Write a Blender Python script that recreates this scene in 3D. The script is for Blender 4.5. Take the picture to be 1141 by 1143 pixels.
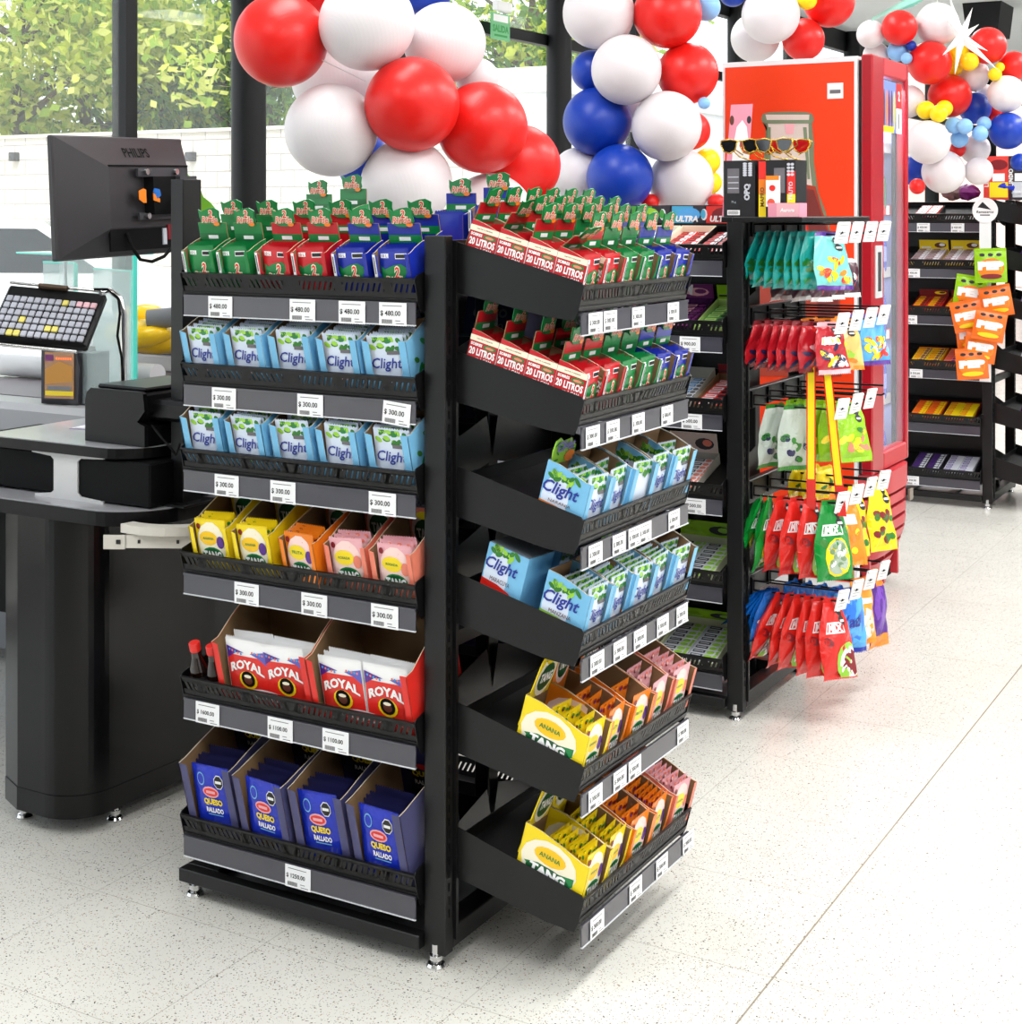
import bpy, math, random
from mathutils import Vector, Matrix, Euler
random.seed(11)
sc = bpy.context.scene
for o in list(bpy.data.objects): bpy.data.objects.remove(o)
COL = sc.collection
PI = math.pi
R = math.radians
# ------------------------------------------------------------------ camera
FPX, HY, CX, CAMH, YAW = 1687.0, 236.0, 570.5, 1.5, R(30)
cd = bpy.data.cameras.new('camera'); cam = bpy.data.objects.new('camera', cd); COL.objects.link(cam)
cd.sensor_fit = 'HORIZONTAL'; cd.sensor_width = 36; cd.lens = 36*FPX/1141
cd.shift_y = -(571.5-HY)/1141; cd.clip_end = 300
cam.location = (0, 0, CAMH); cam.rotation_euler = (PI/2, 0, YAW)
sc.camera = cam
FW = Vector((-math.sin(YAW), math.cos(YAW), 0)); RT = Vector((math.cos(YAW), math.sin(YAW), 0)); UP = Vector((0, 0, 1))
def ray(px, py): return FW+(px-CX)/FPX*RT+(HY-py)/FPX*UP
def atd(px, py, d): return Vector((0, 0, CAMH))+ray(px, py)*d           # point at a known distance
def aty(px, py, y):
    r = ray(px, py); return Vector((0, 0, CAMH))+r*(y/r.y)
def atx(px, py, x):
    r = ray(px, py); return Vector((0, 0, CAMH))+r*(x/r.x)
# ------------------------------------------------------------------ world, sun, lights
sc.view_settings.view_transform = 'Standard'; sc.view_settings.look = 'None'
sc.view_settings.gamma = 1; sc.view_settings.use_curve_mapping = False
sc.view_settings.exposure = 0.0
w = bpy.data.worlds.new('sky'); sc.world = w; w.use_nodes = True
wn = w.node_tree.nodes; bg = wn['Background']
bg.inputs[0].default_value = (.86, .93, 1, 1); bg.inputs[1].default_value = 2.4
sd = bpy.data.lights.new('sun', 'SUN'); sd.energy = 4.0; sd.angle = R(3); sd.color = (1, .95, .86)
so = bpy.data.objects.new('sun', sd); COL.objects.link(so); so.rotation_euler = (R(38), 0, R(20))
def area(name, loc, sx, sy, power, rot=(0, 0, 0), color=(1, 1, 1)):
    l = bpy.data.lights.new(name, 'AREA'); l.shape = 'RECTANGLE'; l.size = sx; l.size_y = sy; l.energy = power; l.color = color
    o = bpy.data.objects.new(name, l); COL.objects.link(o); o.location = loc; o.rotation_euler = rot
    return o
LAMPS = [(-.3, y) for y in (.6, 3.0, 5.4, 7.8, 10.2, 12.6)]+[(-2.6, y) for y in (.6, 3.4, 6.2, 9.0, 11.8)]+[(2.4, y) for y in (-1.5, 1.0, 3.5, 6.0, 9.0)]
for i, (x, y) in enumerate(LAMPS):
    area('ceiling_lamp_light', (x, y, 3.20), .55, 1.3, 53 if x > -1 else 26)
# ------------------------------------------------------------------ materials
def lin(c): return tuple(((v/255)/12.92 if v/255 <= .04045 else ((v/255+.055)/1.055)**2.4) for v in c)+(1,)
MC = {}
def mat(name, col, rough=.5, metal=0, spec=.5, emit=0, alpha=1, coat=0, trans=0, sss=0, bump=0, bscale=200, var=0, vscale=8):
    if name in MC: return MC[name]
    m = bpy.data.materials.new(name); m.use_nodes = True; nt = m.node_tree; b = nt.nodes['Principled BSDF']
    b.inputs['Base Color'].default_value = lin(col); b.inputs['Roughness'].default_value = rough
    b.inputs['Metallic'].default_value = metal; b.inputs['Specular IOR Level'].default_value = spec
    b.inputs['Alpha'].default_value = alpha; b.inputs['Coat Weight'].default_value = coat; b.inputs['Coat Roughness'].default_value = .08
    b.inputs['Transmission Weight'].default_value = trans
    if sss: b.inputs['Subsurface Weight'].default_value = sss; b.inputs['Subsurface Radius'].default_value = (.05, .05, .05)
    if emit: b.inputs['Emission Color'].default_value = lin(col); b.inputs['Emission Strength'].default_value = emit
    if bump or var:
        tc = nt.nodes.new('ShaderNodeTexCoord'); n = nt.nodes.new('ShaderNodeTexNoise'); n.inputs['Scale'].default_value = bscale if bump else vscale
        nt.links.new(tc.outputs['Object'], n.inputs['Vector'])
        if bump:
            bp = nt.nodes.new('ShaderNodeBump'); bp.inputs['Strength'].default_value = bump; bp.inputs['Distance'].default_value = .002
            nt.links.new(n.outputs['Fac'], bp.inputs['Height']); nt.links.new(bp.outputs['Normal'], b.inputs['Normal'])
        if var:
            n2 = nt.nodes.new('ShaderNodeTexNoise'); n2.inputs['Scale'].default_value = vscale; nt.links.new(tc.outputs['Object'], n2.inputs['Vector'])
            mx = nt.nodes.new('ShaderNodeMix'); mx.data_type = 'RGBA'; c = lin(col)
            mx.inputs[6].default_value = tuple(v*(1-var) for v in c[:3])+(1,); mx.inputs[7].default_value = tuple(min(1, v*(1+var)) for v in c[:3])+(1,)
            nt.links.new(n2.outputs['Fac'], mx.inputs[0]); nt.links.new(mx.outputs[2], b.inputs['Base Color'])
    MC[name] = m; return m
BLACK = mat('black_powder_coat', (13, 13, 14), .37, 0, .38, bump=.12, bscale=900)
BLACKP = mat('black_plastic', (12, 12, 14), .34, spec=.2)
BLACKM = mat('matt_black', (8, 8, 9), .7, spec=.15)
GLOSSB = mat('black_laminate', (9, 9, 10), .26, spec=.3, bump=.05, bscale=700)
DGREY = mat('dark_grey_plastic', (52, 51, 56), .5, bump=.2, bscale=600)
STRIP = mat('grey_price_rail', (62, 61, 70), .32, coat=.5)
EDGE = mat('clear_rail_edge', (205, 208, 212), .3)
GALV = mat('galvanised_steel', (150, 152, 155), .3, .8, bump=.1, bscale=60)
CHROME = mat('chrome', (215, 215, 215), .16, 1)
STEEL = mat('brushed_steel', (172, 172, 176), .34, .75)
WHITE = mat('white_paper', (240, 241, 242), .55)
INK = mat('black_ink', (28, 26, 28), .6)
GREYINK = mat('grey_ink', (105, 103, 108), .6)
KRAFT = mat('kraft_board', (138, 108, 74), .85, var=.12, vscale=30)
KRAFTE = mat('kraft_edge', (205, 190, 160), .85)
LGREYP = mat('light_grey_plastic', (196, 196, 197), .42)
MGREY = mat('mid_grey_plastic', (118, 119, 123), .45)
TEAL = mat('teal_glass_edge', (70, 214, 196), .15, coat=.5)
def C(name, col, rough=.35, **k): return mat(name, col, rough, **k)
GREEN = C('pack_green', (12, 128, 62), .28); DGREEN = C('leaf_green', (46, 120, 36)); LGREEN = C('lime_green', (150, 205, 60))
RED = C('pack_red', (196, 22, 34), .28); BRED = C('bright_red', (226, 44, 36), .3); BLUE = C('pack_blue', (24, 44, 160), .28)
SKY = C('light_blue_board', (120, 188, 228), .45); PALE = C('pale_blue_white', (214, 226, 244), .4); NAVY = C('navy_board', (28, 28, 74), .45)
ROYALB = C('cobalt_foil', (26, 50, 190), .25); SLATE = C('slate_blue_board', (74, 74, 116), .5)
YEL = C('pack_yellow', (246, 218, 20), .35); ORA = C('pack_orange', (242, 132, 24), .35); SAL = C('salmon_board', (238, 132, 108), .4)
PINK = C('soft_pink', (240, 178, 186), .4); LPINK = C('pale_pink', (250, 214, 208), .4); CREAM = C('cream', (248, 240, 214), .45)
CLRBLUE = C('clight_blue', (30, 50, 150), .4); PURP = C('purple', (86, 38, 140), .3); WINE = C('wine_purple', (110, 22, 100), .35)
GOLD = mat('gold_frame', (212, 170, 60), .25, .85); WHT = C('white_gloss', (246, 246, 246), .3)
TEALB = C('teal_foil', (24, 158, 150), .22); REDF = C('red_foil', (178, 26, 38), .2); ORED = C('orange_red_foil', (214, 38, 30), .22)
LIMEF = C('lime_foil', (142, 196, 18), .22); GRNF = C('green_foil', (14, 136, 50), .2); YELF = C('yellow_foil', (248, 222, 20), .25)
ORAF = C('orange_foil', (246, 140, 24), .25); BLUF = C('blue_foil', (20, 104, 190), .22); LBLUF = C('light_blue_foil', (84, 168, 232), .25)
BROWN = C('brown_candy', (96, 50, 34), .4); DRED = C('dark_red', (128, 20, 30), .4); GREYT = C('pale_grey_plastic_bag', (178, 188, 178), .25)
MINT = C('mint_foil', (150, 226, 208), .2); PEACH = C('peach', (246, 172, 120), .4)
def crinkle(m, scale=45, strength=.5):
    nt = m.node_tree; b = nt.nodes['Principled BSDF']; tc = nt.nodes.new('ShaderNodeTexCoord'); n = nt.nodes.new('ShaderNodeTexNoise'); n.inputs['Scale'].default_value = scale; n.inputs['Detail'].default_value = 1; n.inputs['Distortion'].default_value = 1.2
    bp = nt.nodes.new('ShaderNodeBump'); bp.inputs['Strength'].default_value = strength; bp.inputs['Distance'].default_value = .004
    nt.links.new(tc.outputs['Object'], n.inputs['Vector']); nt.links.new(n.outputs['Fac'], bp.inputs['Height']); nt.links.new(bp.outputs['Normal'], b.inputs['Normal'])
for m in (TEALB, REDF, ORED, LIMEF, GRNF, YELF, ORAF, BLUF, LBLUF, PURP, ROYALB, GREYT): crinkle(m)
# ------------------------------------------------------------------ mesh builder
class MB:
    def __init__(s): s.v = []; s.f = []; s.m = []; s.mats = []; s.sm = []; s.T = None
    def slot(s, m):
        if m not in s.mats: s.mats.append(m)
        return s.mats.index(m)
    def add(s, vs, fs, m, smooth=False):
        n = len(s.v); k = s.slot(m)
        for v in vs:
            v = Vector(v); s.v.append(s.T @ v if s.T else v)
        for f in fs: s.f.append([n+i for i in f]); s.m.append(k); s.sm.append(smooth)
    def box(s, x0, x1, y0, y1, z0, z1, m):
        s.add([(x0, y0, z0), (x1, y0, z0), (x1, y1, z0), (x0, y1, z0), (x0, y0, z1), (x1, y0, z1), (x1, y1, z1), (x0, y1, z1)],
              [(0, 3, 2, 1), (4, 5, 6, 7), (0, 1, 5, 4), (1, 2, 6, 5), (2, 3, 7, 6), (3, 0, 4, 7)], m)
    def bbox(s, x0, x1, y0, y1, z0, z1, m, b=.004):           # box with chamfered edges
        xs = (x0, x1); ys = (y0, y1); zs = (z0, z1); v = []; idx = {}
        for i in (0, 1):
            for j in (0, 1):
                for k in (0, 1):
                    for a in range(3):
                        p = [xs[i], ys[j], zs[k]]
                        for q, (c, t) in enumerate(((i, p[0]), (j, p[1]), (k, p[2]))):
                            if q != a: p[q] = t+(b if c == 0 else -b)
                        idx[(i, j, k, a)] = len(v); v.append(p)
        f = []
        for a in range(3):
            o = [q for q in range(3) if q != a]
            for sgn in (0, 1):
                loop = []
                for (p, q) in ((0, 0), (1, 0), (1, 1), (0, 1)):
                    c = [0, 0, 0]; c[a] = sgn; c[o[0]] = p; c[o[1]] = q; loop.append(idx[(*c, a)])
                f.append(loop)
        for a in range(3):
            o = [q for q in range(3) if q != a]
            for p in (0, 1):
                for q in (0, 1):
                    c0 = [0, 0, 0]; c0[o[0]] = p; c0[o[1]] = q; c1 = list(c0); c1[a] = 1
                    f.append([idx[(*c0, o[0])], idx[(*c0, o[1])], idx[(*c1, o[1])], idx[(*c1, o[0])]])
        for i in (0, 1):
            for j in (0, 1):
                for k in (0, 1): f.append([idx[(i, j, k, 0)], idx[(i, j, k, 1)], idx[(i, j, k, 2)]])
        s.add(v, f, m)
    def prism(s, poly, h0, h1, m, ax='z', capm=None):        # polygon extruded along an axis
        n = len(poly)
        def P(a, b, h): return {'z': (a, b, h), 'y': (a, h, b), 'x': (h, a, b)}[ax]
        vs = [P(a, b, h0) for a, b in poly]+[P(a, b, h1) for a, b in poly]
        s.add(vs, [tuple(range(n))[::-1]], capm or m); k = len(s.v)-2*n; 
        s.f.append([k+n+i for i in range(n)]); s.m.append(s.slot(m)); s.sm.append(False)
        for i in range(n): s.f.append([k+i, k+(i+1) % n, k+n+(i+1) % n, k+n+i]); s.m.append(s.slot(m)); s.sm.append(False)
    def tube(s, pts, r, m, n=8, caps=True):
        pts = [Vector(p) for p in pts]; rings = []; prev = None
        for i, p in enumerate(pts):
            d = (pts[min(i+1, len(pts)-1)]-pts[max(i-1, 0)]).normalized()
            a = prev if prev is not None else (Vector((0, 0, 1)) if abs(d.z) < .9 else Vector((1, 0, 0)))
            u = (a-d*a.dot(d)).normalized(); prev = u; v = d.cross(u)
            rr = r[i] if isinstance(r, (list, tuple)) else r
            rings.append([p+(u*math.cos(2*PI*k/n)+v*math.sin(2*PI*k/n))*rr for k in range(n)])
        vs = [q for rg in rings for q in rg]; fs = []
        for i in range(len(pts)-1):
            for k in range(n): fs.append((i*n+k, i*n+(k+1) % n, (i+1)*n+(k+1) % n, (i+1)*n+k))
        s.add(vs, fs, m, True)
        if caps: s.add(rings[0], [tuple(range(n))[::-1]], m); s.add(rings[-1], [tuple(range(n))], m)
    def lathe(s, prof, m, c=(0, 0, 0), n=20, mats=None):
        vs = [(c[0]+r*math.cos(2*PI*k/n), c[1]+r*math.sin(2*PI*k/n), c[2]+z) for r, z in prof for k in range(n)]
        for i in range(len(prof)-1):
            mm = mats[i] if mats else m
            s.add(vs[i*n:(i+2)*n], [(k, (k+1) % n, n+(k+1) % n, n+k) for k in range(n)], mm, True)
    def quad(s, a, b, c, d, m): s.add([a, b, c, d], [(0, 1, 2, 3)], m)
    def mesh(s, name):
        me = bpy.data.meshes.new(name); me.from_pydata([tuple(v) for v in s.v], [], s.f)
        for m in s.mats: me.materials.append(m)
        me.polygons.foreach_set('material_index', s.m); me.polygons.foreach_set('use_smooth', s.sm); me.update(); return me
    def build(s, name, parent=None, M=None): return put(name, s.mesh(name), parent, M)
def put(name, me, parent=None, M=None):
    o = bpy.data.objects.new(name, me); COL.objects.link(o)
    if parent is not None: o.parent = parent
    if M is not None: o.matrix_local = M
    return o
def tag(o, label=None, cat=None, group=None, kind=None):
    if label: o['label'] = label
    if cat: o['category'] = cat
    if group: o['group'] = group
    if kind: o['kind'] = kind
    return o
def thing(name, label, cat, M=None, group=None):
    o = bpy.data.objects.new(name, None); COL.objects.link(o); o.empty_display_size = .05
    if M is not None: o.matrix_world = M
    return tag(o, label, cat, group)
def struct(mb, name): return tag(mb.build(name), kind='structure')
def TM(loc, rz=0, rx=0, ry=0): return Matrix.Translation(Vector(loc)) @ Euler((rx, ry, rz)).to_matrix().to_4x4()
# ------------------------------------------------------------------ lettering
GC = {}
def glyphs(t, bold=0., shear=0.):
    k = (t, bold, shear)
    if k not in GC:
        c = bpy.data.curves.new('t', 'FONT'); c.body = t; c.size = 1; c.offset = bold; c.shear = shear; c.resolution_u = 2
        o = bpy.data.objects.new('t', c); me = bpy.data.meshes.new_from_object(o)
        vs = [(v.co.x, v.co.y) for v in me.vertices]; fs = [tuple(p.vertices) for p in me.polygons]
        bpy.data.objects.remove(o); bpy.data.curves.remove(c); bpy.data.meshes.remove(me)
        xs = [v[0] for v in vs]; ys = [v[1] for v in vs]; x0, x1, y0, y1 = min(xs), max(xs), min(ys), max(ys)
        GC[k] = ([(x-(x0+x1)/2, y-(y0+y1)/2) for x, y in vs], fs, x1-x0, y1-y0)
    return GC[k]
class Art:                                                    # paints flat print on a surface given by fn(u, v, layer); u,v in metres
    def __init__(s, mb, fn, w, h): s.mb = mb; s.fn = fn; s.w = w; s.h = h
    def grid(s, P, nu, nv, m, l):
        vs = [s.fn(*P(i/nu, j/nv), l) for j in range(nv+1) for i in range(nu+1)]
        s.mb.add(vs, [(j*(nu+1)+i, j*(nu+1)+i+1, (j+1)*(nu+1)+i+1, (j+1)*(nu+1)+i) for j in range(nv) for i in range(nu)], m)
    def rect(s, a, b, c, d, m, l=1, n=6):
        s.grid(lambda i, j: ((a+(c-a)*i)*s.w, (b+(d-b)*j)*s.h), n, n, m, l)
    def ell(s, cu, cv, ru, rv, m, l=1, n=14, rot=0):
        s.star([(cu*s.w+ru*s.w*math.cos(2*PI*k/n)*math.cos(rot)-rv*s.h*math.sin(2*PI*k/n)*math.sin(rot), cv*s.h+ru*s.w*math.cos(2*PI*k/n)*math.sin(rot)+rv*s.h*math.sin(2*PI*k/n)*math.cos(rot)) for k in range(n)], (cu*s.w, cv*s.h), m, l)
    def star(s, pts, c, m, l=1):
        n = len(pts); vs = [s.fn(c[0], c[1], l)]
        for q in (.5, 1):
            for p in pts: vs.append(s.fn(c[0]+(p[0]-c[0])*q, c[1]+(p[1]-c[1])*q, l))
        fs = [(0, 1+k, 1+(k+1) % n) for k in range(n)]+[(1+k, 1+n+k, 1+n+(k+1) % n, 1+(k+1) % n) for k in range(n)]
        s.mb.add(vs, fs, m)
    def poly(s, pts, m, l=1):
        pts = [(a*s.w, b*s.h) for a, b in pts]; s.star(pts, (sum(p[0] for p in pts)/len(pts), sum(p[1] for p in pts)/len(pts)), m, l)
    def text(s, t, cu, cv, wd, m, l=3, bold=.0, shear=0, hh=None, rot=0, arc=0):
        vs, fs, gw, gh = glyphs(t, bold, shear); k = wd*s.w/gw; kh = (hh*s.h/gh) if hh else k
        out = []
        for x, y in vs:
            X = x*k; Y = y*kh
            if arc: Y -= arc*s.h*(2*x/gw)**2
            out.append(s.fn(cu*s.w+X*math.cos(rot)-Y*math.sin(rot), cv*s.h+X*math.sin(rot)+Y*math.cos(rot), l))
        s.mb.add(out, fs, m)
    def leaves(s, a, b, c, d, n, mats, l=2, seed=1, sz=.09):
        rg = random.Random(seed)
        for i in range(n):
            s.ell(a+(c-a)*rg.random(), b+(d-b)*rg.random(), sz*(.7+rg.random()*.6), sz*.45, rg.choice(mats), l+.3*(i % 5)/5, 8, rg.uniform(-1, 1))
EPS = .0007
def front_fn(y=0): return lambda u, v, l: (u, y-EPS*l, v)
def left_fn(d): return lambda u, v, l: (-EPS*l, d-u, v)
def right_fn(w): return lambda u, v, l: (w+EPS*l, u, v)
# art of each product ------------------------------------------------
def a_rinde(A, base, dark):
    A.rect(.08, .80, .34, .90, WHT, 1); A.text('10 L', .21, .85, .2, base, 2, .01)
    A.rect(.56, .78, .94, .90, WHT, 1); A.rect(.58, .80, .92, .88, INK, 1.6)
    blob_logo(A, .5, .36, .86, .62); A.ell(.82, .1, .16, .1, ORA, 2.5); A.ell(.62, .07, .1, .08, YEL, 2.4)
def blob_logo(A, cu, cv, bw, bh):
    P = [(-.5, .42), (-.36, .30), (-.2, .38), (0, .46), (.26, .5), (.5, .34), (.46, .05), (.5, -.2), (.36, -.42), (.1, -.48), (-.2, -.46), (-.44, -.3), (-.5, 0)]
    A.poly([(cu+x*bw, cv+y*bh) for x, y in P], GREEN if not getattr(A, 'alt', 0) else DGREEN, 2)
    A.text('Rinde', cu, cv-.12*bh, bw*.84, CREAM, 3, .07, .3, hh=bh*.40); A.text('Rinde', cu, cv-.12*bh, bw*.8, C('logo_pink', (232, 120, 110)), 3.8, .02, .3, hh=bh*.34)
    A.text('2', cu+.1*bw, cv+.2*bh, bw*.26, CREAM, 4.2, .08, .2, hh=bh*.5); A.text('2', cu+.1*bw, cv+.2*bh, bw*.2, BRED, 5, .02, .2, hh=bh*.42)
    A.ell(cu+.32*bw, cv-.36*bh, bw*.15, bh*.12, ORA, 3)
def a_clight(A, tint=LPINK, word=None):
    A.rect(.03, .02, .97, .98, PALE, 1); A.leaves(.06, .74, .94, .97, 16, [DGREEN, LGREEN, GREEN], 1.6, 5, .1)
    A.rect(.54, .66, .94, .73, GREYINK, 3.2); A.text('Clight', .5, .47, .84, CLRBLUE, 3, .012, .25)
    A.ell(.5, .12, .3, .12, tint, 1.5)
    if word: A.text(word, .5, .27, .6, BROWN, 3, 0)
def a_clside(A, low, word):
    A.rect(0, 0, 1, 1, SKY, .6); A.ell(.32, .52, .3, .42, PALE, 1); A.leaves(.1, .86, .95, .97, 16, [DGREEN, LGREEN], 1.6, 9, .09)
    A.poly([(0, 0), (1, 0), (1, .2), (.7, .34), (.4, .40), (0, .42)], low, 1.3); A.text('Clight', .42, .68, .8, CLRBLUE, 2.6, .02, .25)
    A.text(word, .45, .46, .5, BROWN, 2.4, 0, hh=.07)
def a_tang(A, base, word, mid=CREAM, fruit=PURP):
    A.ell(.5, .5, .46, .46, mid, 1); A.ell(.42, .62, .3, .15, YEL if base != YEL else C('deep_yellow', (250, 200, 10)), 1.8)
    A.text(word, .42, .62, .36, GREEN, 2.6, .02); A.ell(.8, .55, .12, .13, fruit, 2); A.ell(.12, .86, .07, .06, DRED, 2)
    A.ell(.5, .24, .36, .2, GREEN, 2.2); A.ell(.5, .25, .31, .16, C('deep_green', (6, 84, 40)), 2.7); A.text('TANG', .5, .26, .6, WHT, 3.6, .05, hh=.2)
def a_royal(A):
    A.rect(.02, .0, .98, .74, BRED, 1); A.poly([(.02, .88), (.02, .66), (.25, .78), (.45, .80)], PURP, 1.6)
    A.poly([(.98, .86), (.98, .62), (.8, .74), (.6, .80)], C('violet_wave', (96, 96, 190)), 1.6)
    for k in range(5): A.ell(.1+.07*k, .82-.012*k, .025, .02, SAL if k % 2 else LBLUF, 2.2, 8); A.ell(.9-.06*k, .80+.006*k, .025, .02, LBLUF if k % 2 else SAL, 2.2, 8)
    A.text('ROYAL', .5, .60, .82, WHT, 3, .045, hh=.16, arc=.10); A.ell(.5, .33, .22, .16, YEL, 2.2); A.ell(.5, .35, .17, .14, BLACKM, 2.8); A.ell(.5, .33, .1, .075, BROWN, 3.4); A.ell(.5, .4, .09, .03, CREAM, 4, 10)
    A.text('POLVO PARA HORNEAR', .5, .04, .8, WHT, 2.6, .02)
def a_queso(A, card=False):
    if not card:
        P = [(.70+.13*math.cos(PI/8+k*PI/4), .79+.11*math.sin(PI/8+k*PI/4)) for k in range(8)]; A.poly(P, WHT, 1.6)
        P = [(.70+.115*math.cos(PI/8+k*PI/4), .79+.095*math.sin(PI/8+k*PI/4)) for k in range(8)]; A.poly(P, INK, 2.2); A.rect(.62, .77, .78, .81, WHT, 2.8)
        A.ell(.22, .8, .1, .1, SKY, 1.6); A.ell(.22, .8, .08, .08, ROYALB, 2.2)
        A.ell(.46, .62, .22, .085, PINK, 1.8); A.ell(.46, .62, .19, .06, BRED, 2.4); A.rect(.34, .60, .58, .64, PINK, 2.8)
        A.text('QUESO', .5, .47, .5, YEL, 3, .05, hh=.11); A.text('RALLADO', .52, .35, .46, WHT, 3, .04, hh=.08); A.rect(.32, .27, .72, .285, SKY, 2)
        A.poly([(.3, .0), (.3, .12), (.5, .17), (.72, .12), (.72, 0)], GOLD, 2)
    else:
        A.ell(.5, .92, .25, .06, BRED, 1.6); A.text('QUESO', .5, .76, .5, YEL, 2, .05, hh=.14); A.text('RALLADO', .52, .58, .48, WHT, 2, .03, hh=.1); A.rect(.3, .46, .74, .475, GREYINK, 2)
# pouch / sachet ------------------------------------------------------
def pouch(w, h, t, base, art=None, crimp=.012, zig=0, nx=6, nz=8, hole=False, warp=0, edge=None):
    mb = MB()
    def bulge(u, v):
        x = min(1, abs(2*u/w-1)); z = (v-crimp)/(h-2*crimp)
        if z <= 0 or z >= 1: return .0004
        return .0004+t/2*(1-x**3)**.8*(math.sin(PI*min(1, max(0, z)))**.45)
    def off(u, v): return warp*math.sin(3.1*v/h+.5)*(u/w-.5)
    zs = [0, crimp]+[crimp+(h-2*crimp)*j/nz for j in range(1, nz)]+[h-crimp, h]
    for sgn in (-1, 1):
        vs = []
        for j, z in enumerate(zs):
            for i in range(nx+1):
                zz = z
                u = w*i/nx
                vs.append((u-w/2, sgn*bulge(u, z)+off(u, z), zz))
        n = nx+1; fs = [(j*n+i, j*n+i+1, (j+1)*n+i+1, (j+1)*n+i) for j in range(len(zs)-1) for i in range(nx)]
        for j in (0, len(zs)-2):
            mb.add([vs[q] for q in range(j*n, (j+2)*n)], [(i, i+1, n+i+1, n+i) for i in range(nx)], edge or base)
        mb.add(vs, [f for f in fs if n <= f[0] < (len(zs)-2)*n], base, True)
    for k, z in enumerate((0, h)):                             # toothed crimp edge
        d = -.003 if k == 0 else .003; nt = int(w/.006)
        for i in range(nt):
            a = -w/2+w*i/nt; mb.add([(a, 0, z), (a+w/nt, 0, z), (a+w/nt/2, 0, z+d)], [(0, 1, 2)], edge or base)
    cl = lambda a, b: max(.002, min(b-.002, a))
    if art: art(Art(mb, lambda u, v, l: (cl(u, w)-w/2, -bulge(cl(u, w), cl(v, h))-EPS*l+off(cl(u, w), cl(v, h)), cl(v, h)), w, h))
    return mb
SM = {}
def sachet_mesh(key):
    if key in SM: return SM[key]
    S = {'green': (.072, .092, .006, GREEN, lambda A: a_rinde(A, GREEN, DGREEN)), 'red': (.072, .092, .006, RED, lambda A: a_rinde(A, RED, DRED)),
         'blue': (.072, .092, .006, BLUE, lambda A: a_rinde(A, BLUE, NAVY)),
         'clight': (.086, .111, .006, PALE, lambda A: a_clight(A)), 'clightn': (.086, .111, .006, PALE, lambda A: a_clight(A, PEACH)), 'clightg': (.086, .111, .006, PALE, lambda A: a_clight(A, LGREEN)),
         'tangy': (.08, .108, .006, YEL, lambda A: a_tang(A, YEL, 'ANANA')), 'tango': (.08, .108, .006, ORA, lambda A: a_tang(A, ORA, 'FRUTA', LPINK)),
         'tangs': (.08, .108, .006, PINK, lambda A: a_tang(A, SAL, 'ROSADA', LPINK, SAL)),
         'royal': (.108, .132, .007, WHT, a_royal), 'queso': (.098, .155, .007, ROYALB, a_queso)}[key]
    SM[key] = pouch(*S[:4], art=S[4], crimp=.006).mesh('sachet_'+key)
    bk = {'clight': lambda A: A.leaves(.04, .76, .96, 1., 16, [DGREEN, LGREEN, GREEN], 1.6, 5, .11), 'tangy': lambda A: A.leaves(.05, .84, .95, .98, 12, [BROWN, YEL, GREEN, INK], 1.6, 4, .07), 'tango': lambda A: A.leaves(.05, .84, .95, .98, 12, [PURP, ORA, DRED, INK], 1.6, 4, .08), 'tangs': lambda A: A.leaves(.05, .84, .95, .98, 12, [DRED, SAL, LPINK, BROWN], 1.6, 4, .07)}
    SM[key+'_b'] = pouch(*S[:3], NAVY if key == 'queso' else S[3], art=bk.get(key[:6] if key[:6] == 'clight' else key), crimp=.006, nx=4, nz=4).mesh('sachet_back_'+key)  # rear cheese sachets: shade of the shelf above put into navy colour
    SM[key+'_d'] = S[:2]
    return SM[key]
# carton kinds: w, d, hf(front), hb(back), body colour, strip, band, sachet, side art, card ---------
def card_rinde(col):
    def f(mb, k):
        w, d, hb = k['w'], k['d'], k['hb']; y = d-.002
        mb.box(.004, w-.004, y-.001, y+.001, hb*.3, hb+.036, KRAFT); mb.quad((.004, y-.0016, hb-.02), (w-.004, y-.0016, hb-.02), (w-.004, y-.0016, hb+.036), (.004, y-.0016, hb+.036), col)
        A = Art(mb, front_fn(y-.0018), w, .1); A.rect(.05, (hb-.005)/.1, .95, (hb+.012)/.1, GREEN if col != GREEN else C('carton_green', (10, 110, 52)), 1); A.rect(.34, (hb)/.1, .66, (hb+.008)/.1, WHT, 2)
        pts = [(-.5, .42), (-.36, .30), (-.2, .38), (0, .46), (.26, .5), (.5, .34), (.46, .05), (.5, -.2), (.36, -.42), (.1, -.48), (-.2, -.46), (-.44, -.3), (-.5, 0)]
        mb.prism([(w/2+x*.058, hb+.049+z*.042) for x, z in pts], y-.0045, y-.003, GREEN, 'y')
        A2 = Art(mb, front_fn(y-.0048), 1, 1); blob_logo(A2, w/2, hb+.049, .056, .04)
    return f
def card_tang(col, mid):
    def f(mb, k):
        w, d, hb = k['w'], k['d'], k['hb']; y = d-.003; x0 = w*.12; cw = w*.76; H = .085
        n = 8; P = [(x0, hb*.4), (x0+cw, hb*.4), (x0+cw, hb+H-.02)]+[(x0+cw-.02+.02*math.cos(PI/2*q/4), hb+H-.02+.02*math.sin(PI/2*q/4)) for q in range(1, 5)]+[(x0+.02-.02*math.sin(PI/2*q/4), hb+H-.02+.02*math.cos(PI/2*q/4)) for q in range(0, 5)]
        mb.prism(P, y-.001, y+.001, col, 'y')
        A = Art(mb, lambda u, v, l: (x0+u, y-.0012-EPS*l, hb-.01+v), cw, H+.008); A.ell(.5, .45, .46, .5, mid, 1); A.ell(.5, .84, .26, .1, YEL, 1.6); A.ell(.5, .42, .38, .34, C('deep_green', (6, 84, 40)), 2); A.text('TANG', .5, .42, .6, WHT, 3, .05, hh=.24)
    return f
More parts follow.
